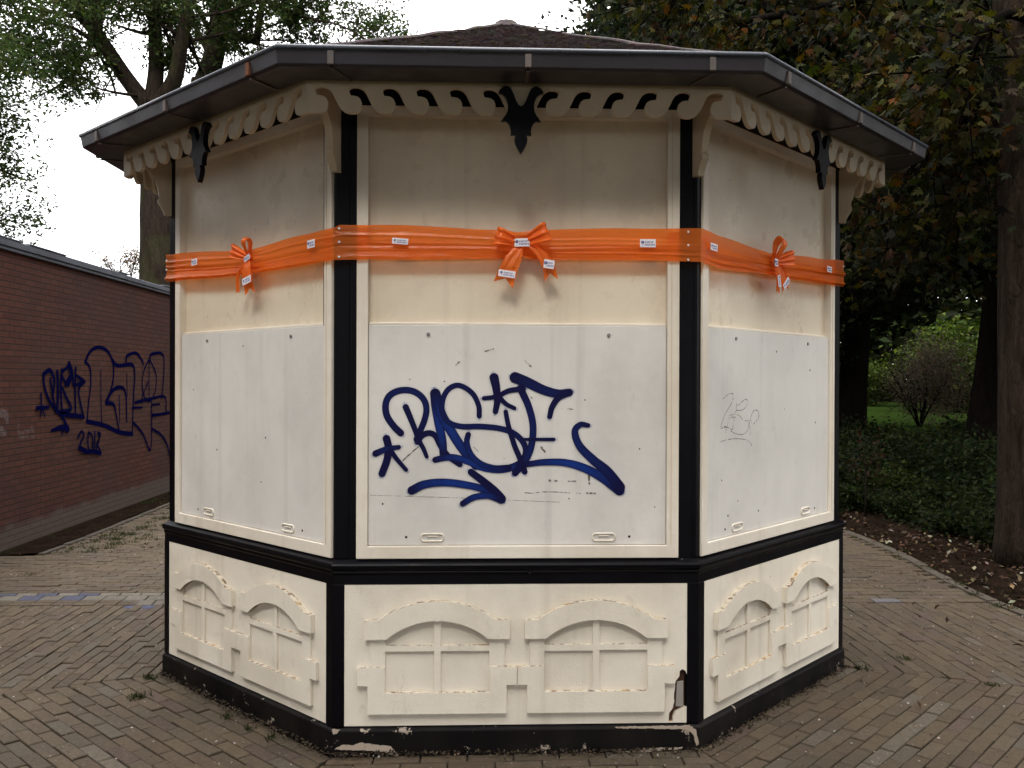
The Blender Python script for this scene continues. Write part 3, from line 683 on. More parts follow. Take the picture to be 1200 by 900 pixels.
for k in range(len(ss) - 1):
    for j in range(NV):
        a_ = k * (NV + 1) + j; mb.f.append((a_, a_ + NV + 1, a_ + NV + 2, a_ + 1))
mb.build('film_band', M_tape, tape, TI, smooth=True)
# pins at the posts
def pin(i, u, z, name='pin'):
    q = tp(i, u, EO + .004); nn = FACE[i][0].to_3x3() @ Vector((0, -1, 0)); MB().tube([q + Vector((0, 0, z)), q + nn * .005 + Vector((0, 0, z))], [.0055, .004], 8).build(name, M_whitehead, tape, TI)
for z in (2.304, 2.245, 2.18): pin(0, -h0 + .025, z); pin(0, h0 - .055, z)
for z in (2.30, 2.25, 2.20): pin(1, h1 - .030, z); pin(7, -h7 + .032, z)
# stickers: white label with a small flower emblem and two short rows of lettering
M_paper = paint('sticker_paper', (.80, .76, .80), (.72, .66, .70), .4, .4, speck=False, fine=.02)
M_ink = paint('sticker_ink', (.035, .05, .22), (.03, .03, .12), .5, .3, speck=False)
def sticker(parent, Mx, w=.068, h=.034):
    o = MB().box(-w / 2, w / 2, -.0012, 0, -h / 2, h / 2).build('sticker', M_paper, parent, Mx, bevel=.0005)
    ink = MB(); rnd = random.Random(2)
    for r_, (z0, hh, wt) in enumerate(((h * .02, h * .21, .0)  , (-h * .30, h * .21, 0))):
        x = -w * .20 + (.02 * w if r_ == 0 else 0)
        for c_ in range(6 if r_ == 0 else 7):
            cw = w * .075
            # simple block letters: alternating stems and bars
            ink.box(x, x + cw * .32, -.0016, -.0011, z0, z0 + hh)
            if c_ % 3 != 1: ink.box(x + cw * .36, x + cw * .95, -.0016, -.0011, z0 + hh * .68, z0 + hh)
            if c_ % 2 == 0: ink.box(x + cw * .36, x + cw * .95, -.0016, -.0011, z0, z0 + hh * .28)
            if c_ % 3 == 1: ink.box(x + cw * .62, x + cw * .95, -.0016, -.0011, z0, z0 + hh)
            x += cw * 1.25
    # flower emblem: bloom and stem
    for k in range(5):
        a = 2 * math.pi * k / 5; cx_, cz_ = -w * .33 + math.cos(a) * h * .12, h * .10 + math.sin(a) * h * .12
        ink.plate([[(cx_ + h * .085 * math.cos(t), cz_ + h * .085 * math.sin(t)) for t in [2 * math.pi * q / 8 for q in range(8)]]], -.0016, -.0011)
    ink.box(-w * .34, -w * .325, -.0016, -.0011, -h * .36, h * .05)
    ink.build('sticker_print', M_ink, o)
    return o
def fm(i, u, z, e, rot=0, tilt=0): return TI @ FACE[i][0] @ Matrix.Translation((u, -e, z)) @ Matrix.Rotation(rot, 4, 'Y') @ Matrix.Rotation(tilt, 4, 'Z')
sticker(tape, fm(0, -.518, 2.249, EO + .0175, R(4)), .070, .026); sticker(tape, fm(0, .572, 2.250, EO + .0175, R(0)), .070, .036)
sticker(tape, fm(7, -.42, 2.262, EO + .0175, R(-2)), .060, .034); sticker(tape, fm(7, .645, 2.250, EO + .0175, R(-3)), .058, .036)
sticker(tape, fm(1, -.70, 2.246, EO + .0175, R(3)), .060, .032); sticker(tape, fm(1, .54, 2.262, EO + .0175, R(2)), .062, .032)
# bows
def strip(path, widths, axis_fn, n=20, wob=.0, seed=0):
    """path: 3D points (local), ribbon width along axis_fn(t)"""
    P = catmull(path, 6); N = len(P); rnd = random.Random(seed); ph = rnd.uniform(0, 6); mb = MB()
    def fn(a, b):
        k = min(int(a * (N - 1)), N - 2); f = a * (N - 1) - k; p = P[k].lerp(P[k + 1], f)
        wi = a * (len(widths) - 1); k2_ = min(int(wi), len(widths) - 2); w = widths[k2_] + (widths[k2_ + 1] - widths[k2_]) * (wi - k2_)
        ax = axis_fn(a); nn = (P[k + 1] - P[k]).normalized().cross(ax)
        fold = wob * (math.sin(b * 13 + ph + a * 4) + .6 * math.sin(b * 29 + 2 * ph)) * (1 if w > .02 else .5)
        return p + ax * w * (b - .5) + nn * fold
    mb.grid(fn, 30, 14); return mb
def bow(i, u, z, loops, tails, st):
    root = bpy.data.objects.new('bow', None); C.objects.link(root); root.parent = tape; root.matrix_local = fm(i, u, z, EO + .010)
    for q, (ang, ln, wd, dp) in enumerate(loops):
        a = R(ang); d = Vector((math.cos(a), 0, math.sin(a))); ax = Vector((-math.sin(a), 0, math.cos(a)))
        path = [Vector((0, -.006, 0)), d * ln * .35 + Vector((0, -.03 * dp, 0)), d * ln * .8 + Vector((0, -.05 * dp, 0)), d * ln + Vector((0, -.032 * dp, 0)), d * ln * .8 + Vector((0, -.012, 0)), d * ln * .35 + Vector((0, -.008, 0)), Vector((0, -.006, 0))]
        strip(path, [.014, .045 * wd, .07 * wd, .075 * wd, .068 * wd, .04 * wd, .014], lambda t, ax=ax: ax, wob=.003, seed=q).build('bow_loop', M_bow, root, smooth=True)
    for q, (pth, wds, notch) in enumerate(tails):
        path = [Vector((0, -.010, 0))] + [Vector((x, y_, z_)) for x, y_, z_ in pth]; P_ = catmull(path, 6)
        def axf(t, P_=P_):
            k_ = min(int(t * (len(P_) - 1)), len(P_) - 2); tt = P_[k_ + 1] - P_[k_]; tt.y = 0; tt.normalize(); return Vector((-tt.z, 0, tt.x)) 
        s = strip(path, wds, axf, wob=.0022, seed=q + 5)
        nu, nv = 30, 14; dn = (P_[-1] - P_[-2]); dn.y = 0; dn.normalize()
        for r_ in range(1, nu + 1):
            for j in range(nv + 1):
                idx = r_ * (nv + 1) + j; t = r_ / nu
                if t > .7: s.v[idx] = tuple(Vector(s.v[idx]) - dn * (notch * (1 - abs(j / nv * 2 - 1)) * ((t - .7) / .3)))
        s.build('bow_tail', M_bow, root, smooth=True)
    k = MB(); k.tube([(0, -.002, 0), (0, -.014, 0), (0, -.020, 0)], [.020, .017, .006], 10); k.build('bow_knot', M_bow, root, smooth=True)
    for (x, z_, rot, w, hh, y_) in st: sticker(root, Matrix.Translation((x, y_, z_)) @ Matrix.Rotation(R(rot), 4, 'Y'), w, hh)
    return root
bow(0, .015, 2.246, [(166, .118, 1.05, 1.0), (24, .125, 1.15, 1.1)],
    [([(-.025, -.026, -.05), (-.055, -.026, -.11), (-.082, -.014, -.185)], [.016, .05, .072, .080, .088], .030), ([(.050, -.024, -.018), (.092, -.028, -.060), (.118, -.020, -.110), (.130, -.012, -.165)], [.016, .038, .050, .054, .060], .034)],
    [(0.0, 0, -2, .068, .036, -.0245), (-.066, -.138, 8, .074, .030, -.026), (.118, -.095, 8, .046, .038, -.030)])
bow(7, .13, 2.232, [(160, .150, .9, .8), (80, .095, .6, 1.0)],
    [([(-.045, -.024, -.045), (-.085, -.022, -.085), (-.098, -.012, -.165)], [.014, .026, .030, .030, .026], .012), ([(.004, -.026, -.045), (.012, -.024, -.10), (.018, -.014, -.175)], [.016, .06, .082, .088, .092], .028)],
    [(0.0, 0, -20, .052, .026, -.0225), (.014, -.110, -12, .080, .034, -.032)])
bow(1, -.128, 2.232, [(74, .125, .85, 1.1), (14, .155, 1.05, 1.2)],
    [([(.012, -.026, -.05), (.022, -.022, -.10), (.035, -.014, -.155)], [.014, .030, .038, .042, .044], .020), ([(.045, -.026, -.04), (.085, -.024, -.085), (.120, -.014, -.140)], [.016, .05, .070, .078, .084], .030)],
    [(0.0, 0, 0, .034, .038, -.0245), (.022, -.090, 78, .058, .028, -.030), (.092, -.096, -40, .074, .030, -.034)])

# ------------------------------------------------------------------ ground, paving, kerb
g = MB(); g.v = [(-300, -300, -.06), (300, -300, -.06), (300, 300, -.06), (-300, 300, -.06)]; g.f = [(0, 1, 2, 3)]
tag(g.build('ground', M_lawn), kind='structure')
g = MB(); g.v = [(-9, -9, -.024), (9, -9, -.024), (9, 14, -.024), (-9, 14, -.024)]; g.f = [(0, 1, 2, 3)]
tag(g.build('joint_sand', M_sand), kind='structure')
KERB = [(-4.2, 10.2), (0, 9.2), (1.8, 8.3), (2.9, 7.3), (3.55, 6.4), (3.86, 5.6), (3.85, 4.35), (3.72, 3.3), (3.70, 2.6), (3.78, 1.6), (4.0, 0), (4.3, -3), (4.6, -8)]
def kerb_x(y):
    for (x0, y0), (x1, y1) in zip(KERB[:-1], KERB[1:]):
        if y1 <= y <= y0: return x0 + (x1 - x0) * (y0 - y) / (y0 - y1)
    return -4.2 if y > 9 else 4.6
def clip(poly, hp):
    for nx, ny, c in hp:   # keep nx*x+ny*y <= c
        out = []
        for k in range(len(poly)):
            p, q = poly[k], poly[(k + 1) % len(poly)]; dp, dq = nx * p[0] + ny * p[1] - c, nx * q[0] + ny * q[1] - c
            if dp <= 0: out.append(p)
            if dp * dq < 0: t = dp / (dp - dq); out.append((p[0] + (q[0] - p[0]) * t, p[1] + (q[1] - p[1]) * t))
        poly = out
        if len(poly) < 3: return []
    return poly
def area2(P): return abs(sum(P[i][0] * P[(i + 1) % len(P)][1] - P[(i + 1) % len(P)][0] * P[i][1] for i in range(len(P)))) / 2
rnd = random.Random(21)
def undul(x, y): return .010 * math.sin(x * .9 + y * .5) * math.cos(y * .7 - x * .3) - .003
pv = dict(v=[], f=[], c=[])
def brick(poly, col, lift=None, store=pv, inset=.0045):
    if len(poly) < 3 or area2(poly) < .0014: return
    cx_, cy_ = sum(p[0] for p in poly) / len(poly), sum(p[1] for p in poly) / len(poly)
    h = undul(cx_, cy_) + (rnd.gauss(0, .0020) if lift is None else lift); tx, ty = rnd.gauss(0, .010), rnd.gauss(0, .010); n = len(poly); k = len(store['v'])
    j = rnd.uniform(-.0015, .0015), rnd.uniform(-.0015, .0015)
    rings = []
    for ins, dz in ((inset, 0), (0, -.004), (0, -.05)):
        for x, y in poly:
            dx, dy = cx_ - x, cy_ - y; L = math.hypot(dx, dy) or 1; x2, y2 = x + dx / L * ins * 1.3 + j[0], y + dy / L * ins * 1.3 + j[1]
            store['v'].append((x2, y2, h + dz + tx * (x2 - cx_) + ty * (y2 - cy_))); store['c'].append((*col, 1))
    store['f'].append(tuple(k + i for i in range(n)))
    for r_ in range(2):
        for i in range(n):
            i2 = (i + 1) % n; store['f'].append((k + (r_ + 1) * n + i, k + (r_ + 1) * n + i2, k + r_ * n + i2, k + r_ * n + i))
def bcol(pale=0):
    b_ = rnd.choice([(.068, .050, .031), (.062, .045, .028), (.074, .054, .033), (.067, .047, .029), (.070, .053, .034)]); s = rnd.uniform(.86, 1.12)
    if rnd.random() < .05: b_ = (.075, .060, .043)
    if rnd.random() < .06: b_ = (.066, .045, .034)
    if pale: b_ = (.095, .078, .057)
    return tuple(c * s for c in b_)
BL, BW, JT = .203, .0715, .0050
STY0, STY1 = 2.58, 3.04
def keep(P):
    cx_, cy_ = sum(p[0] for p in P) / len(P), sum(p[1] for p in P) / len(P)
    return cx_ < kerb_x(cy_) - .05 and not (cx_ < -4.25 and cy_ > 4.5) and cx_ > -4.68
for i in (0, 1, 2, 6, 7):
    Mi, h_ = FACE[i]; hl = h_; rows = 110; ang = math.atan2(Mi[1][0], Mi[0][0]); ca, sa = math.cos(ang), math.sin(ang); mx_, my_ = Mi[0][3], Mi[1][3]
    hp = [(1, .4142, hl - .003), (-1, .4142, hl - .003)]   # local: |u| <= hl + .4142*e, with e=-v
    for r_ in range(rows):
        e0 = .040 + r_ * BW; e1 = e0 + BW - JT; lim = hl + .4142 * e1; off = (r_ % 2) * BL / 2 + rnd.uniform(-.02, .02); nb = int(lim / BL) + 2
        if e0 > 8: break
        for c_ in range(-nb, nb + 1):
            u0 = c_ * BL + off; poly = [(u0, -e1), (u0 + BL - JT, -e1), (u0 + BL - JT, -e0), (u0, -e0)]
            poly = clip(poly, hp)
            if len(poly) < 3: continue
            W_ = [(mx_ + ca * x - sa * y, my_ + sa * x + ca * y) for x, y in poly]
            cx_, cy_ = W_[0]
            if cx_ < -8 or cx_ > 6 or cy_ < -6 or cy_ > STY0 + .3: continue
            if i == 6 or i == 2: W_ = clip(W_, [(0, 1, STY0)])
            if len(W_) < 3 or not keep(W_): continue
            pale = 0
            if i == 7 and r_ in (9,) and 0 < u0 + .2 < 1.2: pale = 1
            if i == 1 and r_ == 8 and -1.0 < u0 < .4: pale = 1
            brick(W_, bcol(pale))
# field beyond the tile stripe: rows parallel to x
y = STY1 + .006; r_ = 0
while y < 13:
    x = -4.7 + (r_ % 2) * BL / 2; sk = .03 * math.sin(y * 1.3)
    while x < 7:
        P = [(x, y + sk * 0), (x + BL - JT, y), (x + BL - JT, y + BW - JT), (x, y + BW - JT)]
        if keep(P) and not (abs(x) < 1.75 and y < 3.75) and not (x<1.7 and x>-1.7 and y<3.75): brick(P, bcol())
        x += BL
    y += BW; r_ += 1
# the stripe: two rows of 30 cm tiles pale and blue on the left, worn brick on the right, edged with a soldier row
def tile(x, y, w, d, blue):
    v = rnd.uniform(.095, .135); brick([(x, y), (x + w, y), (x + w - .012, y + d), (x - .012, y + d)], (.044, .047, .078) if blue else (v, v * .88, v * .72), 0.0)
x = -4.66; k = 0
while x < -1.95:
    tile(x, 2.745, .148, .135, k % 2 == 1 and x < -3.0); tile(x + .07, 2.888, .148, .075, k % 2 == 1 and x < -3.1)
    if x > -2.8: tile(x - .05, 2.60, .148, .138, False)
    else: brick([(x, 2.675), (x + .148, 2.675), (x + .148, 2.738), (x, 2.738)], bcol(), 0); brick([(x, 2.60), (x + .148, 2.60), (x + .148, 2.668), (x, 2.668)], bcol(), 0)
    x += .155; k += 1
y = 2.972
while y < 3.03:
    x = -4.66
    while x < -1.95: brick([(x, y), (x + .2, y), (x + .2, y + .062), (x, y + .062)], bcol(), 0); x += .207
    y += .07
for x in (-2.66, -2.54): brick([(x + .052 * math.cos(a_), 2.53 + .045 * math.sin(a_)) for a_ in [q * math.pi / 4 for q in range(8)]], (.045, .055, .10), .004)
x = 1.95
while x < 3.6:
    for y0 in (2.60, 2.71, 2.82, 2.93):
        o_ = .1 * (int(y0 * 100) % 2); c_ = bcol(); c_ = (.10, .095, .10) if (y0 < 2.7 and 2.6 < x < 3.0) else tuple(v * 1.12 for v in c_)
        brick([(x + o_, y0), (x + o_ + .205, y0), (x + o_ + .205, y0 + .10), (x + o_, y0 + .10)], c_)
    x += .213
me = bpy.data.meshes.new('paving'); me.from_pydata(pv['v'], [], pv['f']); a_ = me.color_attributes.new('Col', 'FLOAT_COLOR', 'POINT'); a_.data.foreach_set('color', np.array(pv['c'], dtype=np.float32).ravel()); me.update()
tag(link('paving', me, M_paver), kind='structure')
kb = dict(v=[], f=[], c=[]); kp = []
for (x0, y0), (x1, y1) in zip(KERB[:-1], KERB[1:]):
    L = math.dist((x0, y0), (x1, y1)); n = max(1, round(L / .5))
    for k in range(n):
        a_ = (x0 + (x1 - x0) * k / n, y0 + (y1 - y0) * k / n); b_ = (x0 + (x1 - x0) * (k + .985) / n, y0 + (y1 - y0) * (k + .985) / n)
        d = Vector((b_[0] - a_[0], b_[1] - a_[1])).normalized(); nn = Vector((-d.y, d.x)) * .045
        brick([(a_[0] - nn.x, a_[1] - nn.y), (b_[0] - nn.x, b_[1] - nn.y), (b_[0] + nn.x, b_[1] + nn.y), (a_[0] + nn.x, a_[1] + nn.y)], (.066, .053, .040), .010, kb, .006)
for y in np.arange(4.5, 13, .5): brick([(-4.27, y), (-4.21, y), (-4.21, y + .49), (-4.27, y + .49)], (.055, .045, .035), .012, kb)
me = bpy.data.meshes.new('kerb'); me.from_pydata(kb['v'], [], kb['f']); a_ = me.color_attributes.new('Col', 'FLOAT_COLOR', 'POINT'); a_.data.foreach_set('color', np.array(kb['c'], dtype=np.float32).ravel()); me.update()
tag(link('kerb', me, M_kerb), kind='structure')
# soil beds
def bed(name, x0f, x1, y0, y1, nx, ny, amp, base, mat=M_soil):
    mb = MB(); rr = random.Random(4)
    def fn(a, b):
        y = y0 + (y1 - y0) * b; xa = x0f(y); x = xa + (x1 - xa) * a
        edge = min(1, a * nx / 6)
        return (x, y, base + edge * amp * (.5 + .5 * math.sin(x * 2.1 + y) * math.cos(y * 1.7 - x)) + edge * rr.uniform(0, amp * .25))
    mb.grid(fn, nx, ny); return tag(mb.build(name, mat, smooth=True), kind='structure')
bed('soil_bed', lambda y: kerb_x(y) + .04, 16, -4, 20, 90, 150, .09, .005)
bed('soil_strip', lambda y: -4.70, -4.275, 4.5, 13, 6, 60, .02, -.004)

# ------------------------------------------------------------------ brick building on the left
bb = empty('brick_building', (-7.7, 5, 0), 'low dark red brick building with zinc roof edge and blue graffiti', 'building')
TB = Matrix.Translation((7.7, -5, 0))
MB().box(-10.7, -4.7, -1.5, 13.2, -.05, 2.905).build('brick_wall', M_brick, bb, TB)
cpm = MB().box(-10.76, -4.66, -1.56, 7.6, 2.905, 2.975).box(-10.76, -4.66, 7.606, 13.26, 2.903, 2.965)
cpm.box(-10.74, -4.672, -1.54, 13.24, 2.868, 2.9045); cpm.build('roof_edge', M_lead, bb, TB, bevel=.008)
rc = MB(); rnd = random.Random(8)
for k in range(9):
    rc = MB(); y = 3.5 + rnd.uniform(0, 8.5); rc.box(-4.72 - .02, -4.655, y, y + rnd.uniform(.15, .5), 2.975, 2.99).build('flashing_tab', M_lead, bb, TB, bevel=.003)
BG = lambda *P: [(x / 5.625, 380 + y / 5.625) for x, y in P]
WG = [
 (BG((560, 248), (590, 185), (640, 152), (700, 170), (735, 228), (748, 300), (742, 380), (725, 450), (698, 508)), 14, 13),
 (BG((560, 245), (592, 290), (596, 400), (582, 520), (572, 638)), 12, 10), (BG((572, 640), (680, 665), (790, 712), (870, 722)), 16, 18),
 (BG((738, 235), (775, 272), (868, 266), (886, 330), (880, 450), (876, 560), (870, 710)), 16, 11),
 (BG((698, 512), (738, 440), (790, 415), (826, 455), (834, 640)), 18, 11), (BG((700, 518), (748, 530), (764, 600), (782, 690)), 16, 10),
 (BG((663, 300), (664, 480), (668, 650)), 6, 6), (BG((785, 470), (786, 640)), 7, 6), (BG((834, 330), (836, 480)), 6, 6),
 (BG((830, 240), (835, 208), (895, 190), (935, 240), (942, 262)), 14, 12), (BG((985, 240), (992, 200), (1060, 192), (1080, 255), (1066, 480)), 14, 10),
 (BG((975, 240), (945, 310), (934, 400), (955, 490), (990, 500), (1020, 440), (1026, 330), (985, 235)), 9, 9), (BG((980, 240), (980, 500)), 7, 7), (BG((972, 380), (930, 490)), 8, 6),
 (BG((888, 515), (1000, 488), (1085, 480), (1092, 575)), 12, 12), (BG((1000, 600), (1060, 592), (1140, 575)), 14, 12), (BG((870, 550), (935, 548)), 10, 8), (BG((1000, 530), (1050, 525)), 8, 8),
 (BG((995, 500), (996, 700), (986, 830), (940, 725), (878, 650)), 9, 12), (BG((1000, 690), (1060, 730), (1100, 800), (1130, 930)), 11, 12),
 (BG((282, 330), (322, 302), (350, 350), (350, 420), (342, 485)), 16, 12), (BG((280, 325), (290, 420), (330, 520), (400, 600), (445, 690)), 12, 14), (BG((440, 690), (400, 680), (335, 700)), 26, 10), (BG((405, 690), (402, 735)), 8, 6),
 (BG((372, 315), (376, 450), (372, 575)), 16, 14), (BG((402, 300), (395, 420), (402, 560)), 14, 12), (BG((440, 280), (400, 330), (445, 400), (470, 320), (482, 400), (545, 380), (512, 440), (545, 610)), 12, 12), (BG((405, 420), (430, 480), (462, 560), (380, 585), (545, 610)), 12, 16), (BG((492, 290), (490, 420), (492, 590)), 14, 10),
 (BG((325, 360), (340, 460), (362, 570)), 10, 10), (BG((450, 270), (465, 330), (430, 390)), 26, 20), (BG((500, 340), (550, 378)), 12, 16),
 (BG((263, 460), (268, 540), (290, 610)), 10, 6), (BG((235, 552), (312, 546)), 14, 12), (BG((268, 550), (258, 610)), 8, 6),
 (BG((508, 745), (530, 706), (546, 735), (520, 800), (562, 830)), 10, 10), (BG((575, 715), (572, 770), (580, 830), (602, 825), (600, 740), (578, 712)), 9, 9), (BG((618, 712), (616, 830)), 11, 9), (BG((636, 715), (650, 750), (630, 790), (655, 835), (628, 830), (640, 780), (655, 725), (636, 715)), 9, 9), (BG((515, 812), (560, 840), (600, 838), (655, 850)), 16, 16)]
WG = [(p, a_ * .00122 / .0036, b_ * .00122 / .0036) for p, a_, b_ in WG]
nB = Vector((1, 0, 0)); plB = lambda p: hit(p[0], p[1], (-4.6995, 0, 0), (1, 0, 0))
# horizontally the strokes foreshorten, so widths are given in metres on the wall
V, F, E, L = stroke_mesh([(p, a_ * 1.0, b_ * 1.0) for p, a_, b_ in WG], plB, nB, .003, .0003, pxw=.0088, widen=1.3)
o = link('blue_wall_graffiti', mesh_from(V, F, 'blue_wall_graffiti', extra={'edge': E, 'load': L}), M_bluewall, bb, TB); o['label'] = 'outlined dark blue tags with the date 2018'
M_chalk = flatcol('chalk', (.22, .18, .17), .35)
CH = [(BG((122, 650), (122, 715), (150, 715)), 7, 7), (BG((165, 690), (172, 715), (180, 700), (188, 715), (195, 690)), 6, 6), (BG((205, 712), (206, 680), (222, 688), (208, 700), (225, 714)), 6, 6), (BG((125, 735), (135, 755), (145, 738), (152, 755), (160, 735)), 6, 6), (BG((180, 735), (172, 745), (180, 755)), 6, 6), (BG((205, 755), (206, 735), (222, 752), (222, 732)), 6, 6), (BG((10, 585), (40, 600), (45, 640)), 30, 20), (BG((5, 700), (30, 720)), 30, 18)]
V, F, E, L = stroke_mesh([(p, a_ * .35, b_ * .35) for p, a_, b_ in CH], plB, nB, .002, .0002, pxw=.0088)
link('chalk_marks', mesh_from(V, F, 'chalk_marks'), M_chalk, bb, TB)

# ------------------------------------------------------------------ vegetation
def leaf_quads(pts, size, rs, aspect=.42, droop=.25, cols=None, jit=.0, cluster=1, up=.3):
    """diamond leaves folded on the midrib; returns V, F(tri), C"""
    n = len(pts); L = size * rs.uniform(.65, 1.25, n)[:, None]
    d = rs.normal(size=(n, 3)); d[:, 2] = d[:, 2] * .6 - droop; d /= np.linalg.norm(d, axis=1)[:, None]
    r = rs.normal(size=(n, 3)) + np.array([0, 0, up]); s = np.cross(d, r); s /= np.linalg.norm(s, axis=1)[:, None] + 1e-9; nn = np.cross(s, d)
    b = pts; t = b + d * L; m = b + d * L * .45; w = L * aspect * .5; f = nn * w * .35
    V = np.stack([b, m + s * w + f, t, m - s * w + f], 1).reshape(-1, 3)
    base = np.arange(n)[:, None] * 4; F = np.concatenate([base + np.array([[0, 1, 2]]), base + np.array([[0, 2, 3]])], 0)
    Cc = np.repeat(cols, 4, 0); return V, F, np.concatenate([Cc, np.ones((len(Cc), 1))], 1)
def palmate(pts, size, rs, cols, nl=6, droop=.5, aspect=.36, face=None):
    n = len(pts); d = rs.normal(size=(n, 3)); d[:, 2] = -abs(d[:, 2]) * .6 - droop; d /= np.linalg.norm(d, axis=1)[:, None]
    r = rs.normal(size=(n, 3)) + (np.array(face) if face is not None else 0); s = np.cross(d, r); s /= np.linalg.norm(s, axis=1)[:, None]; nn = np.cross(s, d)
    Vs, Fs, Cs = [], [], []; k0 = 0; L0 = size * rs.uniform(.6, 1.2, n)[:, None]
    for k in range(nl):
        a = (k / (nl - 1) - .5) * 2.5; L = L0 * (1 - .35 * abs(a) / 1.25) * rs.uniform(.85, 1.1, n)[:, None]
        dd = d * math.cos(a) + s * math.sin(a) - nn * .0; dr = np.array([0, 0, -.25]) * rs.uniform(0, 1, n)[:, None]; dd = dd + dr; dd /= np.linalg.norm(dd, axis=1)[:, None]
        ss = np.cross(dd, nn); ss /= np.linalg.norm(ss, axis=1)[:, None]; w = L * aspect * .5; m = pts + dd * L * .62; t = pts + dd * L; f = nn * w * .3
        V = np.stack([pts, m + ss * w + f, t, m - ss * w + f], 1).reshape(-1, 3); base = k0 + np.arange(n)[:, None] * 4; k0 += n * 4
        F = np.concatenate([base + np.array([[0, 1, 2]]), base + np.array([[0, 2, 3]])], 0); c = np.repeat(cols, 4, 0) * rs.uniform(.85, 1.15, (n * 4, 1))
        Vs.append(V); Fs.append(F); Cs.append(c)
    Cc = np.concatenate(Cs); return np.concatenate(Vs), np.concatenate(Fs), np.concatenate([Cc, np.ones((len(Cc), 1))], 1)
LEAFK = .55
def palette(n, rs, cols, weights, var=.2, cl=None):
    cols = np.array(cols) * LEAFK; k = rs.choice(len(cols), n, p=np.array(weights) / sum(weights)); return np.clip(cols[k] * rs.normal(1, var, (n, 1)), .004, 1) * rs.normal(1, .07, (n, 3))
GREEN = [(.055, .090, .022), (.035, .065, .018), (.085, .125, .030), (.06, .08, .02)]
def grow(mb, tips, p, d, L, r, depth, rs, up=.15, spread=.55, twig=.3):
    n = max(3, int(L / .35)); P = [p]; dd = d.copy()
    for k in range(n):
        dd = (dd + Vector(rs.normal(size=3)) * .10 + Vector((0, 0, up * .12))).normalized(); P.append(P[-1] + dd * (L / n))
    rad = [r * (1 - .55 * k / n) for k in range(n + 1)]
    mb.tube(P, rad, 7 if r > .05 else 5)
    if depth == 0 or L < .5:
        tips += P[1:]; return
    nb = 3 if depth > 1 else 4
    for k in range(nb):
        i = int((.35 + .62 * (k + 1) / nb) * n); i = min(i, n); q = P[i]
        nd_ = (dd * (1 - spread * .4) + Vector(rs.normal(size=3)) * spread).normalized()
        grow(mb, tips, q, nd_, L * rs.uniform(.5, .75), rad[i] * .62, depth - 1, rs, up, spread)
    if depth <= 1: tips += P[n // 2:]
def bark_tube(mb, P, r, sides=16, rs=None, lump=.05):
    n0 = len(mb.v); mb.tube(P, r, sides); k = n0
    for i in range(len(P)):
        for s_ in range(sides):
            v = Vector(mb.v[k]); d = v - Vector(P[i]); f = 1 + lump * (math.sin(s_ * 2 * math.pi / sides * 3 + i * .3) * .6 + math.sin(s_ * 2 * math.pi / sides * 7 + i * .9) * .4 + rs.uniform(-.3, .3)); mb.v[k] = tuple(Vector(P[i]) + d * f); k += 1

def scatter_at(tips, per, rad, rs, flat=.7):
    T = np.array([tuple(t) for t in tips]); idx = rs.integers(0, len(T), per); o = rs.normal(size=(per, 3)) * rad; o[:, 2] *= flat; return T[idx] + o

# ---- ash trees behind the brick building
def ash(name, label, base, limbs, nleaf, seed, trunk=None, rad=.38, loc=None, leaf=.115, cols=None, extra_tips=(), gl=1.0):
    rs = np.random.default_rng(seed); root = empty(name, base, label, 'tree', 'trees beyond the brick building'); TI_ = Matrix.Translation(-Vector(base))
    mb = MB(); tips = []
    if trunk: bark_tube(mb, catmull(trunk[0], 6), list(np.interp(np.linspace(0, 1, (len(trunk[0]) - 1) * 6 + 1), np.linspace(0, 1, len(trunk[1])), trunk[1])), 18, rs, .05)
    for P, r0, r1 in limbs:
        Q_ = catmull(P, 6); N = len(Q_); mb.tube(Q_, [r0 + (r1 - r0) * k / (N - 1) for k in range(N)], 9)
        for k in range(N // 3, N):
            if rs.random() < .75:
                t = (Q_[min(k + 1, N - 1)] - Q_[max(k - 1, 0)]).normalized(); d = (t * .4 + Vector(rs.normal(size=3)) * .8).normalized()
                grow(mb, tips, Q_[k], d, rs.uniform(1.0, 2.1) * gl, (r0 + (r1 - r0) * k / N) * .34, 1, rs)
        grow(mb, tips, Q_[-1], (Q_[-1] - Q_[-2]).normalized(), 2.0 * gl, r1 * .9, 2, rs)
    mb.build('trunk', M_barkash, root, TI_, smooth=True)
    tips += list(extra_tips)
    # pinnate sprays: leaflets in little hanging groups
    T_ = np.array([tuple(t) for t in tips]); T_ = T_[rs.random(len(T_)) < .33]; cl = T_[rs.integers(0, len(T_), len(T_))] + rs.normal(size=(len(T_), 3)) * .12; idx = rs.integers(0, len(cl), nleaf // 9); ctr = cl[idx] + rs.normal(size=(len(idx), 3)) * np.array([.21, .21, .14]); pts = np.repeat(ctr, 9, 0) + rs.normal(size=(len(ctr) * 9, 3)) * np.array([.08, .08, .06])
    c = palette(len(pts), rs, cols or [(.050, .078, .022), (.033, .058, .020), (.075, .105, .030), (.10, .12, .035)], [4, 3, 3, 1])
    V, F, Cc = leaf_quads(pts, leaf, rs, .40, .35, c); me = np_mesh(V - np.array(base), F, 'crown', Cc); link('crown', me, M_leaf, root)
    return root
def lim(D, *ps, dz=()):
    """control points surveyed at distance D (optionally varying)"""
    return [pt(x, y, D + (dz[k] if k < len(dz) else 0)) for k, (x, y) in enumerate(ps)]
b1 = pt(186, 330, 20.3); tb = (b1.x, b1.y, 0)
fork = pt(176, 122, 20.3)
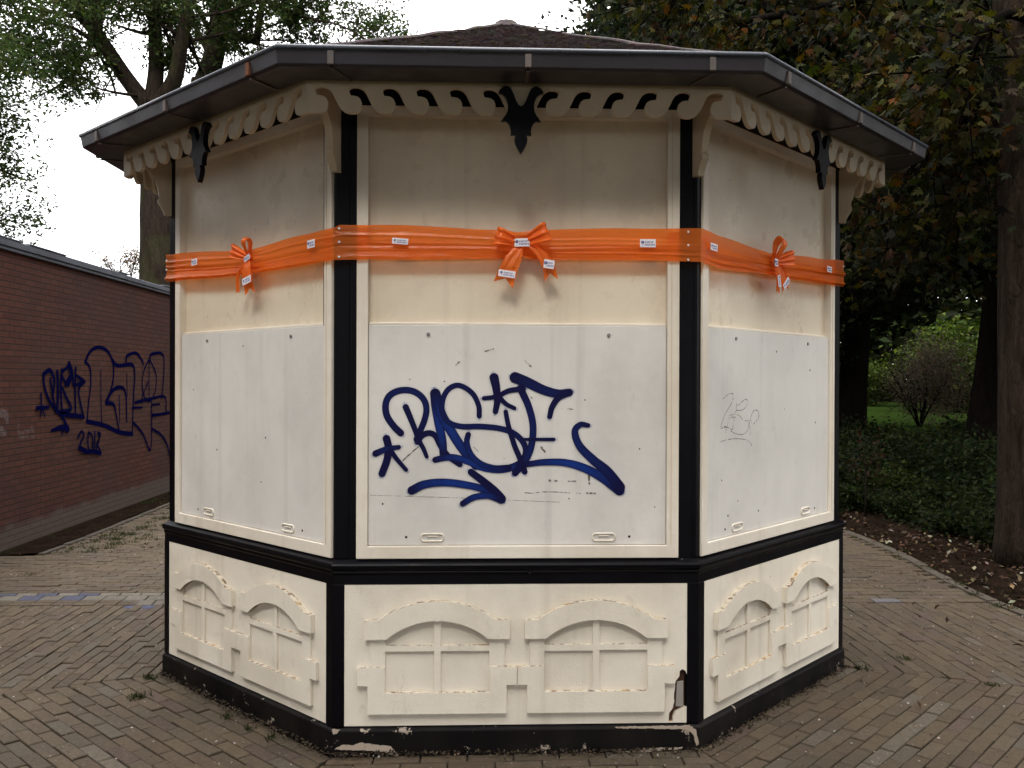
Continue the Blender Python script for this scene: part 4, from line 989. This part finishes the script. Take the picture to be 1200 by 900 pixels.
ash('ash_tree', 'tall tree behind the brick building with a thick mossy forked trunk', tb,
    [(lim(20.3, (176, 128), (148, 92), (112, 38), (88, 5), (70, -60), (40, -120), dz=(0, 0, -.3, -.6, -1, -1.2)), .20, .09),
     (lim(20.3, (178, 125), (183, 80), (182, 20), (190, -40), (200, -130), dz=(0, .1, .3, .6, 1)), .20, .09),
     (lim(20.3, (182, 128), (204, 95), (213, 50), (222, 0), (240, -80), dz=(0, -.2, -.5, -.8, -1)), .21, .08),
     (lim(20.3, (148, 92), (120, 60), (90, 35), (70, 30), dz=(0, -.8, -1.6, -2)), .06, .03),
     (lim(20.3, (112, 38), (118, 0), (130, -60), dz=(0, 1, 1.5)), .08, .04),
     (lim(20.3, (165, 112), (145, 110), (120, 105), (105, 100), dz=(0, -.6, -1.2, -1.5)), .045, .01),
     (lim(20.3, (90, 20), (50, 10), (20, -10), dz=(-.6, 0, .5)), .05, .03)],
    36000, 3, ([Vector(tb), pt(188, 330, 20.3), pt(186, 220, 20.3), pt(180, 128, 20.3)], [.50, .44, .40, .38]))
b2 = pt(232, 330, 23); tb2 = (b2.x, b2.y, 0)
ash('ash_tree', 'second trunk behind the kiosk eaves, ivy clad with a bent side limb', tb2,
    [(lim(23, (240, 100), (252, 60), (256, 15), (262, -60), (270, -150), dz=(0, 0, .2, .5, 1)), .30, .12),
     (lim(23, (254, 28), (278, 14), (296, -6), (330, -60), dz=(0, -.3, -.5, -1)), .13, .06),
     (lim(23, (258, 38), (280, 44), (298, 46), (305, 20), (312, -30), dz=(0, -.5, -.8, -1, -1)), .10, .07),
     (lim(23, (262, -20), (330, 10), (375, 25), dz=(0, -1, -1.6)), .06, .03),
     (lim(23, (248, 70), (225, 20), (215, -30), dz=(0, .8, 1.2)), .08, .05),
     (lim(23, (268, -100), (340, -170), (420, -160), (455, -90), (445, -30), dz=(0, -.5, -1, -1.3, -1.4)), .10, .010)],
    30000, 9, ([Vector(tb2), pt(234, 330, 23), pt(238, 180, 23), pt(240, 95, 23)], [.5, .44, .38, .36]), leaf=.13)
# near tree at the left edge, trunk outside the picture behind the building
e_ = pt(-190, 300, 15); tb3 = (e_.x, e_.y, 0)
ash('ash_tree', 'tree at the far left edge, its leafy sprays hanging over the building roof', tb3,
    [(lim(15, (-180, 120), (-140, 60), (-80, 50), (-30, 80), dz=(0, -.3, -.5, -.8)), .14, .04), (lim(15, (-185, 180), (-140, 160), (-85, 165), (-32, 190), dz=(0, -.2, -.5, -.6)), .12, .03),
     (lim(15, (-190, 220), (-150, 230), (-95, 235), (-42, 250), dz=(0, -.4, -.6, -.6)), .10, .03), (lim(15, (-180, 60), (-120, -40), (-60, -90), dz=(0, .3, .5)), .16, .06), (lim(15, (-60, 80), (-40, 95), (-25, 110), dz=(-.6, -.7, -.8)), .03, .015)],
    19000, 5, ([Vector(tb3), pt(-190, 250, 15), pt(-185, 60, 15), pt(-170, -80, 15)], [.4, .34, .26, .2]), leaf=.09, gl=.42)
# thin reddish tree top beyond the wall
rs = np.random.default_rng(4); bR = pt(150, 330, 34); tbR = (bR.x, bR.y, 0)
rt = empty('small_tree', tbR, 'thin reddish brown tree top showing over the brick building', 'tree'); mb = MB(); tips = []
for px_ in (118, 132, 148, 160): grow(mb, tips, pt(150, 345, 34), (pt(px_, 300, 34) - pt(150, 345, 34)).normalized(), 1.4, .03, 1, rs, .3, .35)
mb.tube([tbR, pt(150, 348, 34)], [.09, .05], 7); mb.build('trunk', M_barkash, rt, Matrix.Translation(-Vector(tbR)), smooth=True)
pts = scatter_at(tips, 1500, .12, rs); V, F, Cc = leaf_quads(pts, .085, rs, .6, .1, palette(1500, rs, [(.22, .10, .05), (.13, .08, .04), (.12, .12, .04)], [3, 2, 2])); link('crown', np_mesh(V - np.array(tbR), F, 'crown', Cc), M_leaf, rt)

LEAFK = .26
# ---- chestnut with browning leaves, trunk at the right edge
rs = np.random.default_rng(12); tc0 = Vector((4.73, 3.7, 0)); ch = empty('chestnut_tree', tc0, 'chestnut with rough grey brown trunk and browning leaves beside the path', 'tree'); TIc = Matrix.Translation(-tc0)
mb = MB(); N = 26; P = [Vector((4.73 - .02 * (k / N) + (.0 if k < 14 else .0), 3.7, -.05 + 7.5 * k / N)) for k in range(N + 1)]; rad = [.05 * math.exp(-k * .9) + .305 + (.05 * max(0, (k - 13)) / 6 if k < 19 else .05) for k in range(N + 1)]
bark_tube(mb, P, rad, 48, rs, .03); tips = []; mb.build('trunk', M_bark, ch, TIc, smooth=True); mb = lb = MB()
LIMBS = [([Vector((4.6, 3.75, 4.6)), pt(1130, 30, 8.6), pt(1060, 70, 8.8), pt(1000, 90, 9.2)], .10, .02), ([Vector((4.6, 3.8, 5.2)), pt(1090, -40, 9), pt(1000, 0, 10), pt(900, 20, 11), pt(820, 30, 12)], .12, .02),
         ([Vector((4.6, 3.7, 3.9)), pt(1150, 120, 7.9), pt(1110, 160, 8.1), pt(1060, 200, 8.6)], .06, .015), ([Vector((4.55, 3.9, 4.2)), pt(1130, 110, 9.2), pt(1060, 150, 9.6), pt(1000, 190, 10.5)], .08, .015),
         ([Vector((4.6, 3.9, 3.7)), pt(1150, 190, 8.8), pt(1110, 240, 9.4), pt(1050, 290, 10)], .05, .012), ([Vector((4.6, 3.6, 4.8)), pt(1170, 20, 7.2), pt(1130, 70, 7.2), pt(1100, 120, 7.6)], .05, .012),
         ([Vector((4.7, 3.9, 5.5)), pt(1080, -120, 9), pt(930, -90, 9.5), pt(820, -30, 10.5), pt(780, 0, 11)], .12, .02), ([Vector((4.8, 3.8, 5.3)), Vector((6, 4.5, 6.5)), Vector((7.5, 5, 7.2))], .14, .04), ([Vector((4.8, 3.6, 5.6)), Vector((5.5, 2.5, 7)), Vector((6.2, 1.4, 8))], .14, .04), ([Vector((4.7, 3.8, 6.5)), Vector((4.2, 4.6, 8)), Vector((3.6, 5.6, 9.4))], .16, .05)]
for Pl, r0, r1 in LIMBS:
    Q_ = catmull(Pl, 6); N_ = len(Q_); mb.tube(Q_, [r0 + (r1 - r0) * k / (N_ - 1) for k in range(N_)], 8)
    for k in range(N_ // 3, N_):
        t = (Q_[min(k + 1, N_ - 1)] - Q_[max(k - 1, 0)]).normalized()
        for rep in range(2):
            d = (t * .5 + Vector(rs.normal(size=3)) * .6 + Vector((0, 0, -.15))).normalized(); grow(mb, tips, Q_[k], d, rs.uniform(.5, 1.1), .012, 0, rs, -.2)
lb.build('branches', M_barkdark, ch, TIc, smooth=True)
pts = scatter_at(tips, 8500, .18, rs); c = palette(len(pts), rs, [(.075, .085, .018), (.030, .042, .012), (.090, .062, .020), (.17, .085, .028), (.15, .14, .03)], [4, 5.5, 1.8, .35, 1.5], .25); gq = np.sin(pts[:, 0] * 3.1 + pts[:, 2] * 2.3) * np.sin(pts[:, 1] * 2.7 - pts[:, 2] * 3.7 + 1); c = np.clip(c * np.stack([1 + .9 * np.clip(gq, 0, 1), 1 + .35 * np.clip(gq, -1, 1), np.ones(len(pts))], 1), .003, 1)
V, F, Cc = palmate(pts, .10, rs, c, 5, .30, .32); link('crown', np_mesh(V - np.array(tc0), F, 'crown', Cc), M_leaf, ch)

# ---- woodland trees behind and to the right
def wood_crown(seed, r, z0, z1, n, cols, w, leaf=.2, skirt=.75):
    rs = np.random.default_rng(seed); nb = 46; B_ = []
    for k in range(nb):
        t = rs.random(); z = z0 + (z1 - z0) * t; rr = r * (skirt + (1 - skirt) * min(1, t * 3)) * math.sqrt(max(.05, 1 - max(0, (t - .45) / .6) ** 2)); a = rs.random() * 6.283; q = math.sqrt(rs.random()) * rr
        B_.append((math.cos(a) * q, math.sin(a) * q, z, rs.uniform(.7, 1.5)))
    B_ = np.array(B_); k = rs.integers(0, nb, n); o = rs.normal(size=(n, 3)); o /= np.linalg.norm(o, axis=1)[:, None]; o *= rs.random((n, 1)) ** .45; o[:, 2] *= .55
    pts = B_[k, :3] + o * B_[k, 3:4] * 1.25; shade = rs.normal(1, .18, nb)[k][:, None]
    c = palette(n, rs, cols, w, .2) * shade; return leaf_quads(pts, leaf, rs, .55, .3, np.clip(c, .003, 1))
def wood_trunk(seed, r, h, crown_r, z0, mat=None):
    rs = np.random.default_rng(seed); mb = MB(); N = 14; P = [Vector((.12 * math.sin(k * .5 + seed), .1 * math.cos(k * .6), -.05 + h * k / N)) for k in range(N + 1)]
    bark_tube(mb, P, [r * (1 + 1.1 * math.exp(-(h * k / N) * 1.6)) * (1 - .6 * k / N) for k in range(N + 1)], 16, rs, .06); t = []
    for k in range(11):
        z = z0 + (h - z0) * k / 11; i = min(N, int(z / h * N)); a = rs.random() * 6.28; d = Vector((math.cos(a), math.sin(a), .35)).normalized(); grow(mb, t, P[i], d, crown_r * rs.uniform(.45, .75), r * .3, 1, rs, .0)
    return mb
DARKG = [(.026, .040, .013), (.040, .056, .016), (.050, .052, .018), (.065, .050, .020)]
VARS = []
for v_, (r, z0, z1, n, w, leaf, lab) in enumerate([(4.6, 2.9, 13, 26000, [4, 3, 1, .4], .20, 'dark'), (4.2, 3.4, 12, 24000, [2, 3, 3, 2.2], .22, 'brown'), (3.6, 1.6, 15, 30000, [6, 1, .2, 0], .15, 'evergreen')]):
    V, F, Cc = wood_crown(40 + v_, r, z0, z1, n, DARKG, w, leaf); cm = np_mesh(V, F, 'crown', Cc); cm.materials.append(M_leaf)
    mb = wood_trunk(50 + v_, .25, z1 * .86, r, z0 + .6); tm = mesh_from(mb.v, mb.f, 'trunk', True); tm.materials.append(M_barkdark); VARS.append((cm, tm))
def wood_tree(x, y, v, s, rz, label, group='woodland trees to the right of the kiosk', sz=None, name='woodland_tree'):
    t = empty(name, (x, y, 0), label, 'tree', group, rz); t.scale = (s, s, sz or s)
    link('crown', VARS[v][0], None, t); link('trunk', VARS[v][1], None, t); return t
FAR = 'dark woodland tree standing deep among the others'
wood_tree(6.95, 12.85, 0, 1.05, .3, 'nearest dark trunk just beyond the kiosk corner, flared at its foot')
wood_tree(7.95, 9.9, 1, .92, 1.4, 'dark trunk rising from the shrubs between the clearing and the chestnut')
wood_tree(5.4, 14.6, 2, 1.0, 2.1, 'dense dark evergreen rising behind the kiosk roof', name='evergreen_tree')
wood_tree(6.4, 18.8, 0, 1.1, .9, 'dark crown behind the roof, next to the open sky')
for k, (x, y, v, s, lab) in enumerate([(13.2, 10.8, 1, 1.15, 'broad browning tree right behind the chestnut'), (5.2, 22.5, 2, 1.15, 'evergreen far behind the roof, darkest of the back row'), (16.5, 16.5, 0, 1.25, 'tall tree behind the browning tree, right of the clearing'), (8.2, 30, 1, 1.4, 'browning tree at the left rim of the clearing'), (11.6, 6.8, 1, 1.1, 'tree close to the right of the chestnut trunk'),
        (22, 24, 0, 1.5, 'big dark tree at the right rim of the clearing'), (9.2, 23.5, 0, 1.2, 'dark tree between the flared trunk and the lawn'), (26, 18, 0, 1.4, 'dark tree beyond the clearing, farthest to the right')]):
    wood_tree(x, y, v, s, k * 1.7, lab)
# unseen park trees behind the camera, added only to shade the kiosk
for k, (x, y, v, s) in enumerate([(-9.5, -12.5, 1, 1.5), (-4.2, -15, 0, 1.6), (1.5, -16, 1, 1.6), (7, -14.5, 0, 1.6), (12, -11, 1, 1.5), (-14.5, -8, 0, 1.5), (15.5, -5.5, 0, 1.5), (-3, -22, 0, 2.0), (5, -23, 1, 2.0), (-16, -1, 1, 1.4), (-17, 6, 0, 1.4), (-12, -20, 0, 1.9), (13, -20, 0, 1.9)]):
    wood_tree(x, y, v, s, k * 2.1, 'unseen park tree added to shade the kiosk front', 'unseen park trees added for shade', s * .78)

# ---- shrubs in the bed
def shrub_meshes(seed, r, h, n, cols, w, leaf, asp=.5, stems=7, airy=False):
    rs = np.random.default_rng(seed); mb = MB(); tips = []
    for k in range(stems):
        a = rs.random() * 6.28; d = Vector((math.cos(a) * .55, math.sin(a) * .55, 1)).normalized(); grow(mb, tips, Vector((math.cos(a) * .05, math.sin(a) * .05, -.03)), d, h * rs.uniform(.55, .8), .012 * (h + .4), 1, rs, .1, .5)
    nb = 16; B_ = np.array([(math.cos(a) * q, math.sin(a) * q, z) for a, q, z in zip(rs.random(nb) * 6.28, np.sqrt(rs.random(nb)) * r * .75, rs.uniform(.15, .85, nb) * h)])
    k = rs.integers(0, nb, n); o = rs.normal(size=(n, 3)) * np.array([r * .26, r * .26, h * .13]); pts = B_[k] + o
    if airy: pts = scatter_at(tips, n, .10, rs)
    pts[:, 2] = np.maximum(pts[:, 2], .03); sh = rs.normal(1, .2, nb)[k][:, None]
    V, F, Cc = leaf_quads(pts, leaf, rs, asp, -.1, np.clip(palette(n, rs, cols, w, .2) * sh, .004, 1), up=1.2)
    cm = np_mesh(V, F, 'foliage', Cc); cm.materials.append(M_leaf); tm = mesh_from(mb.v, mb.f, 'stems', True); tm.materials.append(M_barkdark); return cm, tm
SG = [(.035, .060, .022), (.055, .085, .025), (.085, .115, .032), (.07, .06, .025)]
SH = [shrub_meshes(1, .75, .85, 2600, SG, [4, 3, 1, .5], .085), shrub_meshes(2, .7, .6, 2300, SG, [3, 3, 2, .3], .07, .6), shrub_meshes(3, .55, .45, 1500, SG, [2, 3, 3, .5], .10, .45), shrub_meshes(4, 1.7, 2.4, 9000, [(.17, .12, .09), (.22, .16, .115), (.13, .11, .075)], [3, 2, 2], .085, .5, 14),
      shrub_meshes(5, 1.5, 1.9, 6000, [(.085, .13, .02), (.15, .20, .035), (.045, .075, .015)], [3, 2, 2], .14, .6, 8),
      shrub_meshes(6, .8, 1.0, 2200, [(.16, .22, .05), (.11, .16, .04), (.07, .10, .03)], [2, 3, 3], .12, .5, 6)]
def shrub(x, y, v, s, rz, label, group='shrubs in the bed beside the path', z=0, name='shrub'):
    t = empty(name, (x, y, z), label, 'shrub', group, rz); t.scale = (s, s, s); link('foliage', SH[v][0], None, t); link('stems', SH[v][1], None, t); return t
rnd = random.Random(17); spots = []
tries = 0
while len(spots) < 58 and tries < 4000:
    tries += 1; y = rnd.uniform(4.6, 13.5); x = max(kerb_x(y), 1.8) + .55 + rnd.uniform(0, 5.4)
    if x > 9.6 or x < .36 * (y + 3.9) or any(math.dist((x, y), q[:2]) < .62 for q in spots) or math.dist((x, y), (4.73, 3.7)) < .9: continue
    spots.append((x, y))
ORD = ['first', 'second', 'third', 'fourth', 'fifth', 'sixth', 'seventh', 'eighth', 'ninth', 'tenth', 'eleventh', 'twelfth', 'thirteenth', 'fourteenth', 'fifteenth', 'sixteenth', 'seventeenth', 'eighteenth', 'nineteenth', 'twentieth'] + ['last'] * 40
cnt = {}
for k, (x, y) in enumerate(sorted(spots, key=lambda q: q[1])):
    dk = x - kerb_x(y); band = min(4, int(max(0, dk - .3) / 1.1)) if y < 8 else (3 if y < 10.5 else 4); v = rnd.choice((1, 2)) if band == 0 else rnd.choice((0, 1, 0, 2)); s = rnd.uniform(.8, 1.15) if band else rnd.uniform(.65, .95)
    c_ = cnt[band] = cnt.get(band, 0) + 1; kind_ = {0: 'broad dark bushy', 1: 'low round small-leaved', 2: 'low pale-green leafy'}[v]
    shrub(x, y, v, s, rnd.uniform(0, 6.28), f"{kind_} shrub, {ORD[c_ - 1]} from the chestnut trunk in the {('front row along the path', 'second row of the bed', 'third row of the bed', 'fourth row of the bed', 'back row towards the lawn')[band]}", 'shrubs in the bed beside the path')
t_ = pt(1078, 450, 34); t_ = shrub(t_.x, t_.y, 3, 1.05, .5, 'tall purplish brown twiggy bush in the clearing', 'bushes round the clearing'); t_.scale = (1.0, 1.0, 1.42)
p_ = pt(1122, 430, 50); shrub(p_.x, p_.y, 4, 2.0, 1.5, 'bright yellow green bush lit beyond the brown bush', 'bushes round the clearing')
p_ = pt(1150, 410, 58); shrub(p_.x, p_.y, 4, 2.9, 2.5, 'taller bright green bush at the back edge of the lawn', 'bushes round the clearing')
p_ = pt(1018, 455, 62); shrub(p_.x, p_.y, 4, 1.5, 3.5, 'rounded yellow green bush across the lawn beside the flared trunk', 'bushes round the clearing')
p_ = pt(1135, 490, 17); shrub(p_.x, p_.y, 1, 1.5, 1, 'mid green bush at the foot of the dark trunk', 'bushes round the clearing')
for k, (px_, py_, d_, s_) in enumerate([(1030, 512, 15.5, .75), (1062, 516, 14.5, .7), (1100, 512, 15, .8), (1128, 520, 13.5, .7), (1012, 530, 13, .6), (1045, 540, 11.5, .55)]):
    p_ = pt(px_, py_, d_); shrub(p_.x, p_.y, 5, s_, k, f'yellow green leafy plant, {ORD[k]} from the kiosk along the lit back edge of the bed' if k < 4 else f'yellow green leafy plant low among the dark shrubs, {("beside the flared trunk", "nearer the sapling")[k - 4]}', 'light green plants in the bed')
sp = empty('sapling', (4.35, 6.3, 0), 'thin bare stemmed sapling with reddish twigs standing in the bed', 'sapling'); mb = MB(); tips = []; rs = np.random.default_rng(3)
mb.tube([(0, 0, -.02), (.01, 0, .35), (.0, .01, .75)], [.016, .013, .009], 7)
for k in range(7): grow(mb, tips, Vector((.005, 0, .30 + .06 * k)), Vector((math.cos(k * 2.3) * .6, math.sin(k * 2.3) * .6, .8)).normalized(), .45, .006, 0, rs)
mb.build('stem', M_bark, sp, smooth=True); pts = scatter_at(tips, 160, .05, rs); V, F, Cc = leaf_quads(pts, .06, rs, .5, 0, palette(160, rs, [(.12, .05, .03), (.07, .08, .03)], [2, 2])); link('foliage', np_mesh(V, F, 'foliage', Cc), M_leaf, sp)
# ---- far edge of the park: one mass of foliage
rs = np.random.default_rng(77); n = 120000; a = rs.uniform(.13, 1.25, n); dist = rs.uniform(80, 96, n); hz = rs.random(n) ** 1.1 * 40
lump = 1.5 * np.sin(a * 37) + 1.0 * np.sin(a * 83 + 2); pts = np.stack([CX + np.sin(a) * (dist + lump), CY + np.cos(a) * (dist + lump), np.maximum(.2, hz + lump * .5)], 1)
V, F, Cc = leaf_quads(pts, 1.2, rs, .6, .2, palette(n, rs, [(.045, .065, .022), (.065, .09, .028), (.05, .055, .025)], [3, 3, 1], .22))
tag(link('far_woodland', np_mesh(V, F, 'far_woodland', Cc), M_leaf), kind='stuff')
LEAFK = .38
# ---- ground litter, grass tufts
rs = np.random.default_rng(5); n = 5200; y = rs.uniform(-2, 12, n); kx = np.array([kerb_x(v) for v in y]); x = kx + np.abs(rs.normal(size=n)) * 1.5 + .02 - (rs.random(n) < .06) * rs.random(n) * 2.2
pts = np.stack([x, y, .012 + rs.random(n) * .03 + (x > kx + .3) * .03], 1); c = palette(n, rs, [(.15, .08, .04), (.10, .055, .035), (.26, .20, .10), (.40, .36, .28)], [3, 4, 2, .8], .3)
V, F, Cc = leaf_quads(pts, .055, rs, .6, 0, c, up=4); tag(link('fallen_leaves', np_mesh(V, F, 'fallen_leaves', Cc), M_litter), kind='stuff')
def tufts(name, centers, per, h, cols, w, seed):
    rs = np.random.default_rng(seed); Cn = np.array([(c[0], c[1]) for c in centers]); R_ = np.array([c[2] for c in centers]); k = np.repeat(np.arange(len(centers)), per); n = len(k)
    xy = Cn[k] + rs.normal(size=(n, 2)) * R_[k][:, None] * .5; b = np.concatenate([xy, np.full((n, 1), -.006)], 1); d = rs.normal(size=(n, 3)) * .45 + np.array([0, 0, 1]); d /= np.linalg.norm(d, axis=1)[:, None]
    s = np.cross(d, rs.normal(size=(n, 3))); s /= np.linalg.norm(s, axis=1)[:, None]; L = h * rs.uniform(.4, 1.2, n)[:, None]; m = b + d * L * .55; t = b + d * L + np.array([0, 0, -.15]) * L; wd = .0035
    V = np.stack([b - s * wd, b + s * wd, t, m - s * wd * .8], 1).reshape(-1, 3); base = np.arange(n)[:, None] * 4; F = np.concatenate([base + np.array([[0, 1, 2]]), base + np.array([[0, 2, 3]])]); c = palette(n, rs, cols, w, .2); Cc = np.concatenate([np.repeat(c, 4, 0), np.ones((n * 4, 1))], 1)
    tag(link(name, np_mesh(V, F, name, Cc), M_leaf), kind='stuff')
rnd = random.Random(6); cen = []
for k in range(260):   # along the strip by the brick wall and between the bricks beyond it
    y = rnd.uniform(4.6, 12.5); cen.append((-4.15 + abs(rnd.gauss(0, .45)), y, .07))
for k in range(60): y = rnd.uniform(4.5, 12); cen.append((rnd.uniform(-4.65, -4.3), y, .08))
for k in range(5): t = rnd.random() ** .5; cen.append((-.84 - 1.1 * t - .04, -.02 + 1.1 * t - .06, .03))
cen += [(-1.93, .72, .05)] * 3 + [(-2.35, 2.66, .10)] * 3 + [(2.02, 1.05, .05), (2.35, 1.22, .05), (2.85, .66, .05), (2.6, .75, .04)] * 2 + [(-3.4, 1.6, .07)] * 3 + [(-3.9, 3.6, .06)] * 2
for k in range(60): y = rnd.uniform(1.5, 6); cen.append((kerb_x(y) + rnd.uniform(-.1, .25), y, .05))
tufts('grass', cen, 26, .036, [(.085, .105, .035), (.12, .13, .05), (.06, .075, .03)], [3, 2, 2], 8)
# fine grit on the paving near the camera
rs = np.random.default_rng(9); n = 2600; xy = np.stack([rs.uniform(-4.5, 3.7, n), rs.uniform(-1.2, 4.5, n)], 1); keepm = ~((np.abs(xy[:, 0]) < 1.95) & (xy[:, 1] > -.05) & (np.abs(xy[:, 0]) < 1.0 + xy[:, 1]) & (xy[:, 1] < 4)); xy = xy[keepm]; n = len(xy)
bx = []  # dark soil grains along the kiosk foot, also painting in its contact shadow
for i in (7, 0, 1):
    for q in range(700):
        u = rs.uniform(-half(i, .04), half(i, .04)); v_ = FACE[i][0] @ Vector((u, -.036 - abs(rs.normal()) * .022, 0)); bx.append((v_.x, v_.y))
xy = np.concatenate([xy, np.array(bx)]); colg = np.concatenate([palette(n, rs, [(.60, .55, .47), (.42, .34, .24), (.2, .15, .1)], [3, 2, 2]), palette(len(bx), rs, [(.10, .07, .045), (.055, .04, .025), (.20, .15, .10)], [4, 4, 1])])
pts = np.concatenate([xy, np.full((len(xy), 1), .010)], 1); V, F, Cc = leaf_quads(pts, .014, rs, .8, 0, colg, up=4); tag(link('grit', np_mesh(V, F, 'grit', Cc), M_litter), kind='stuff')
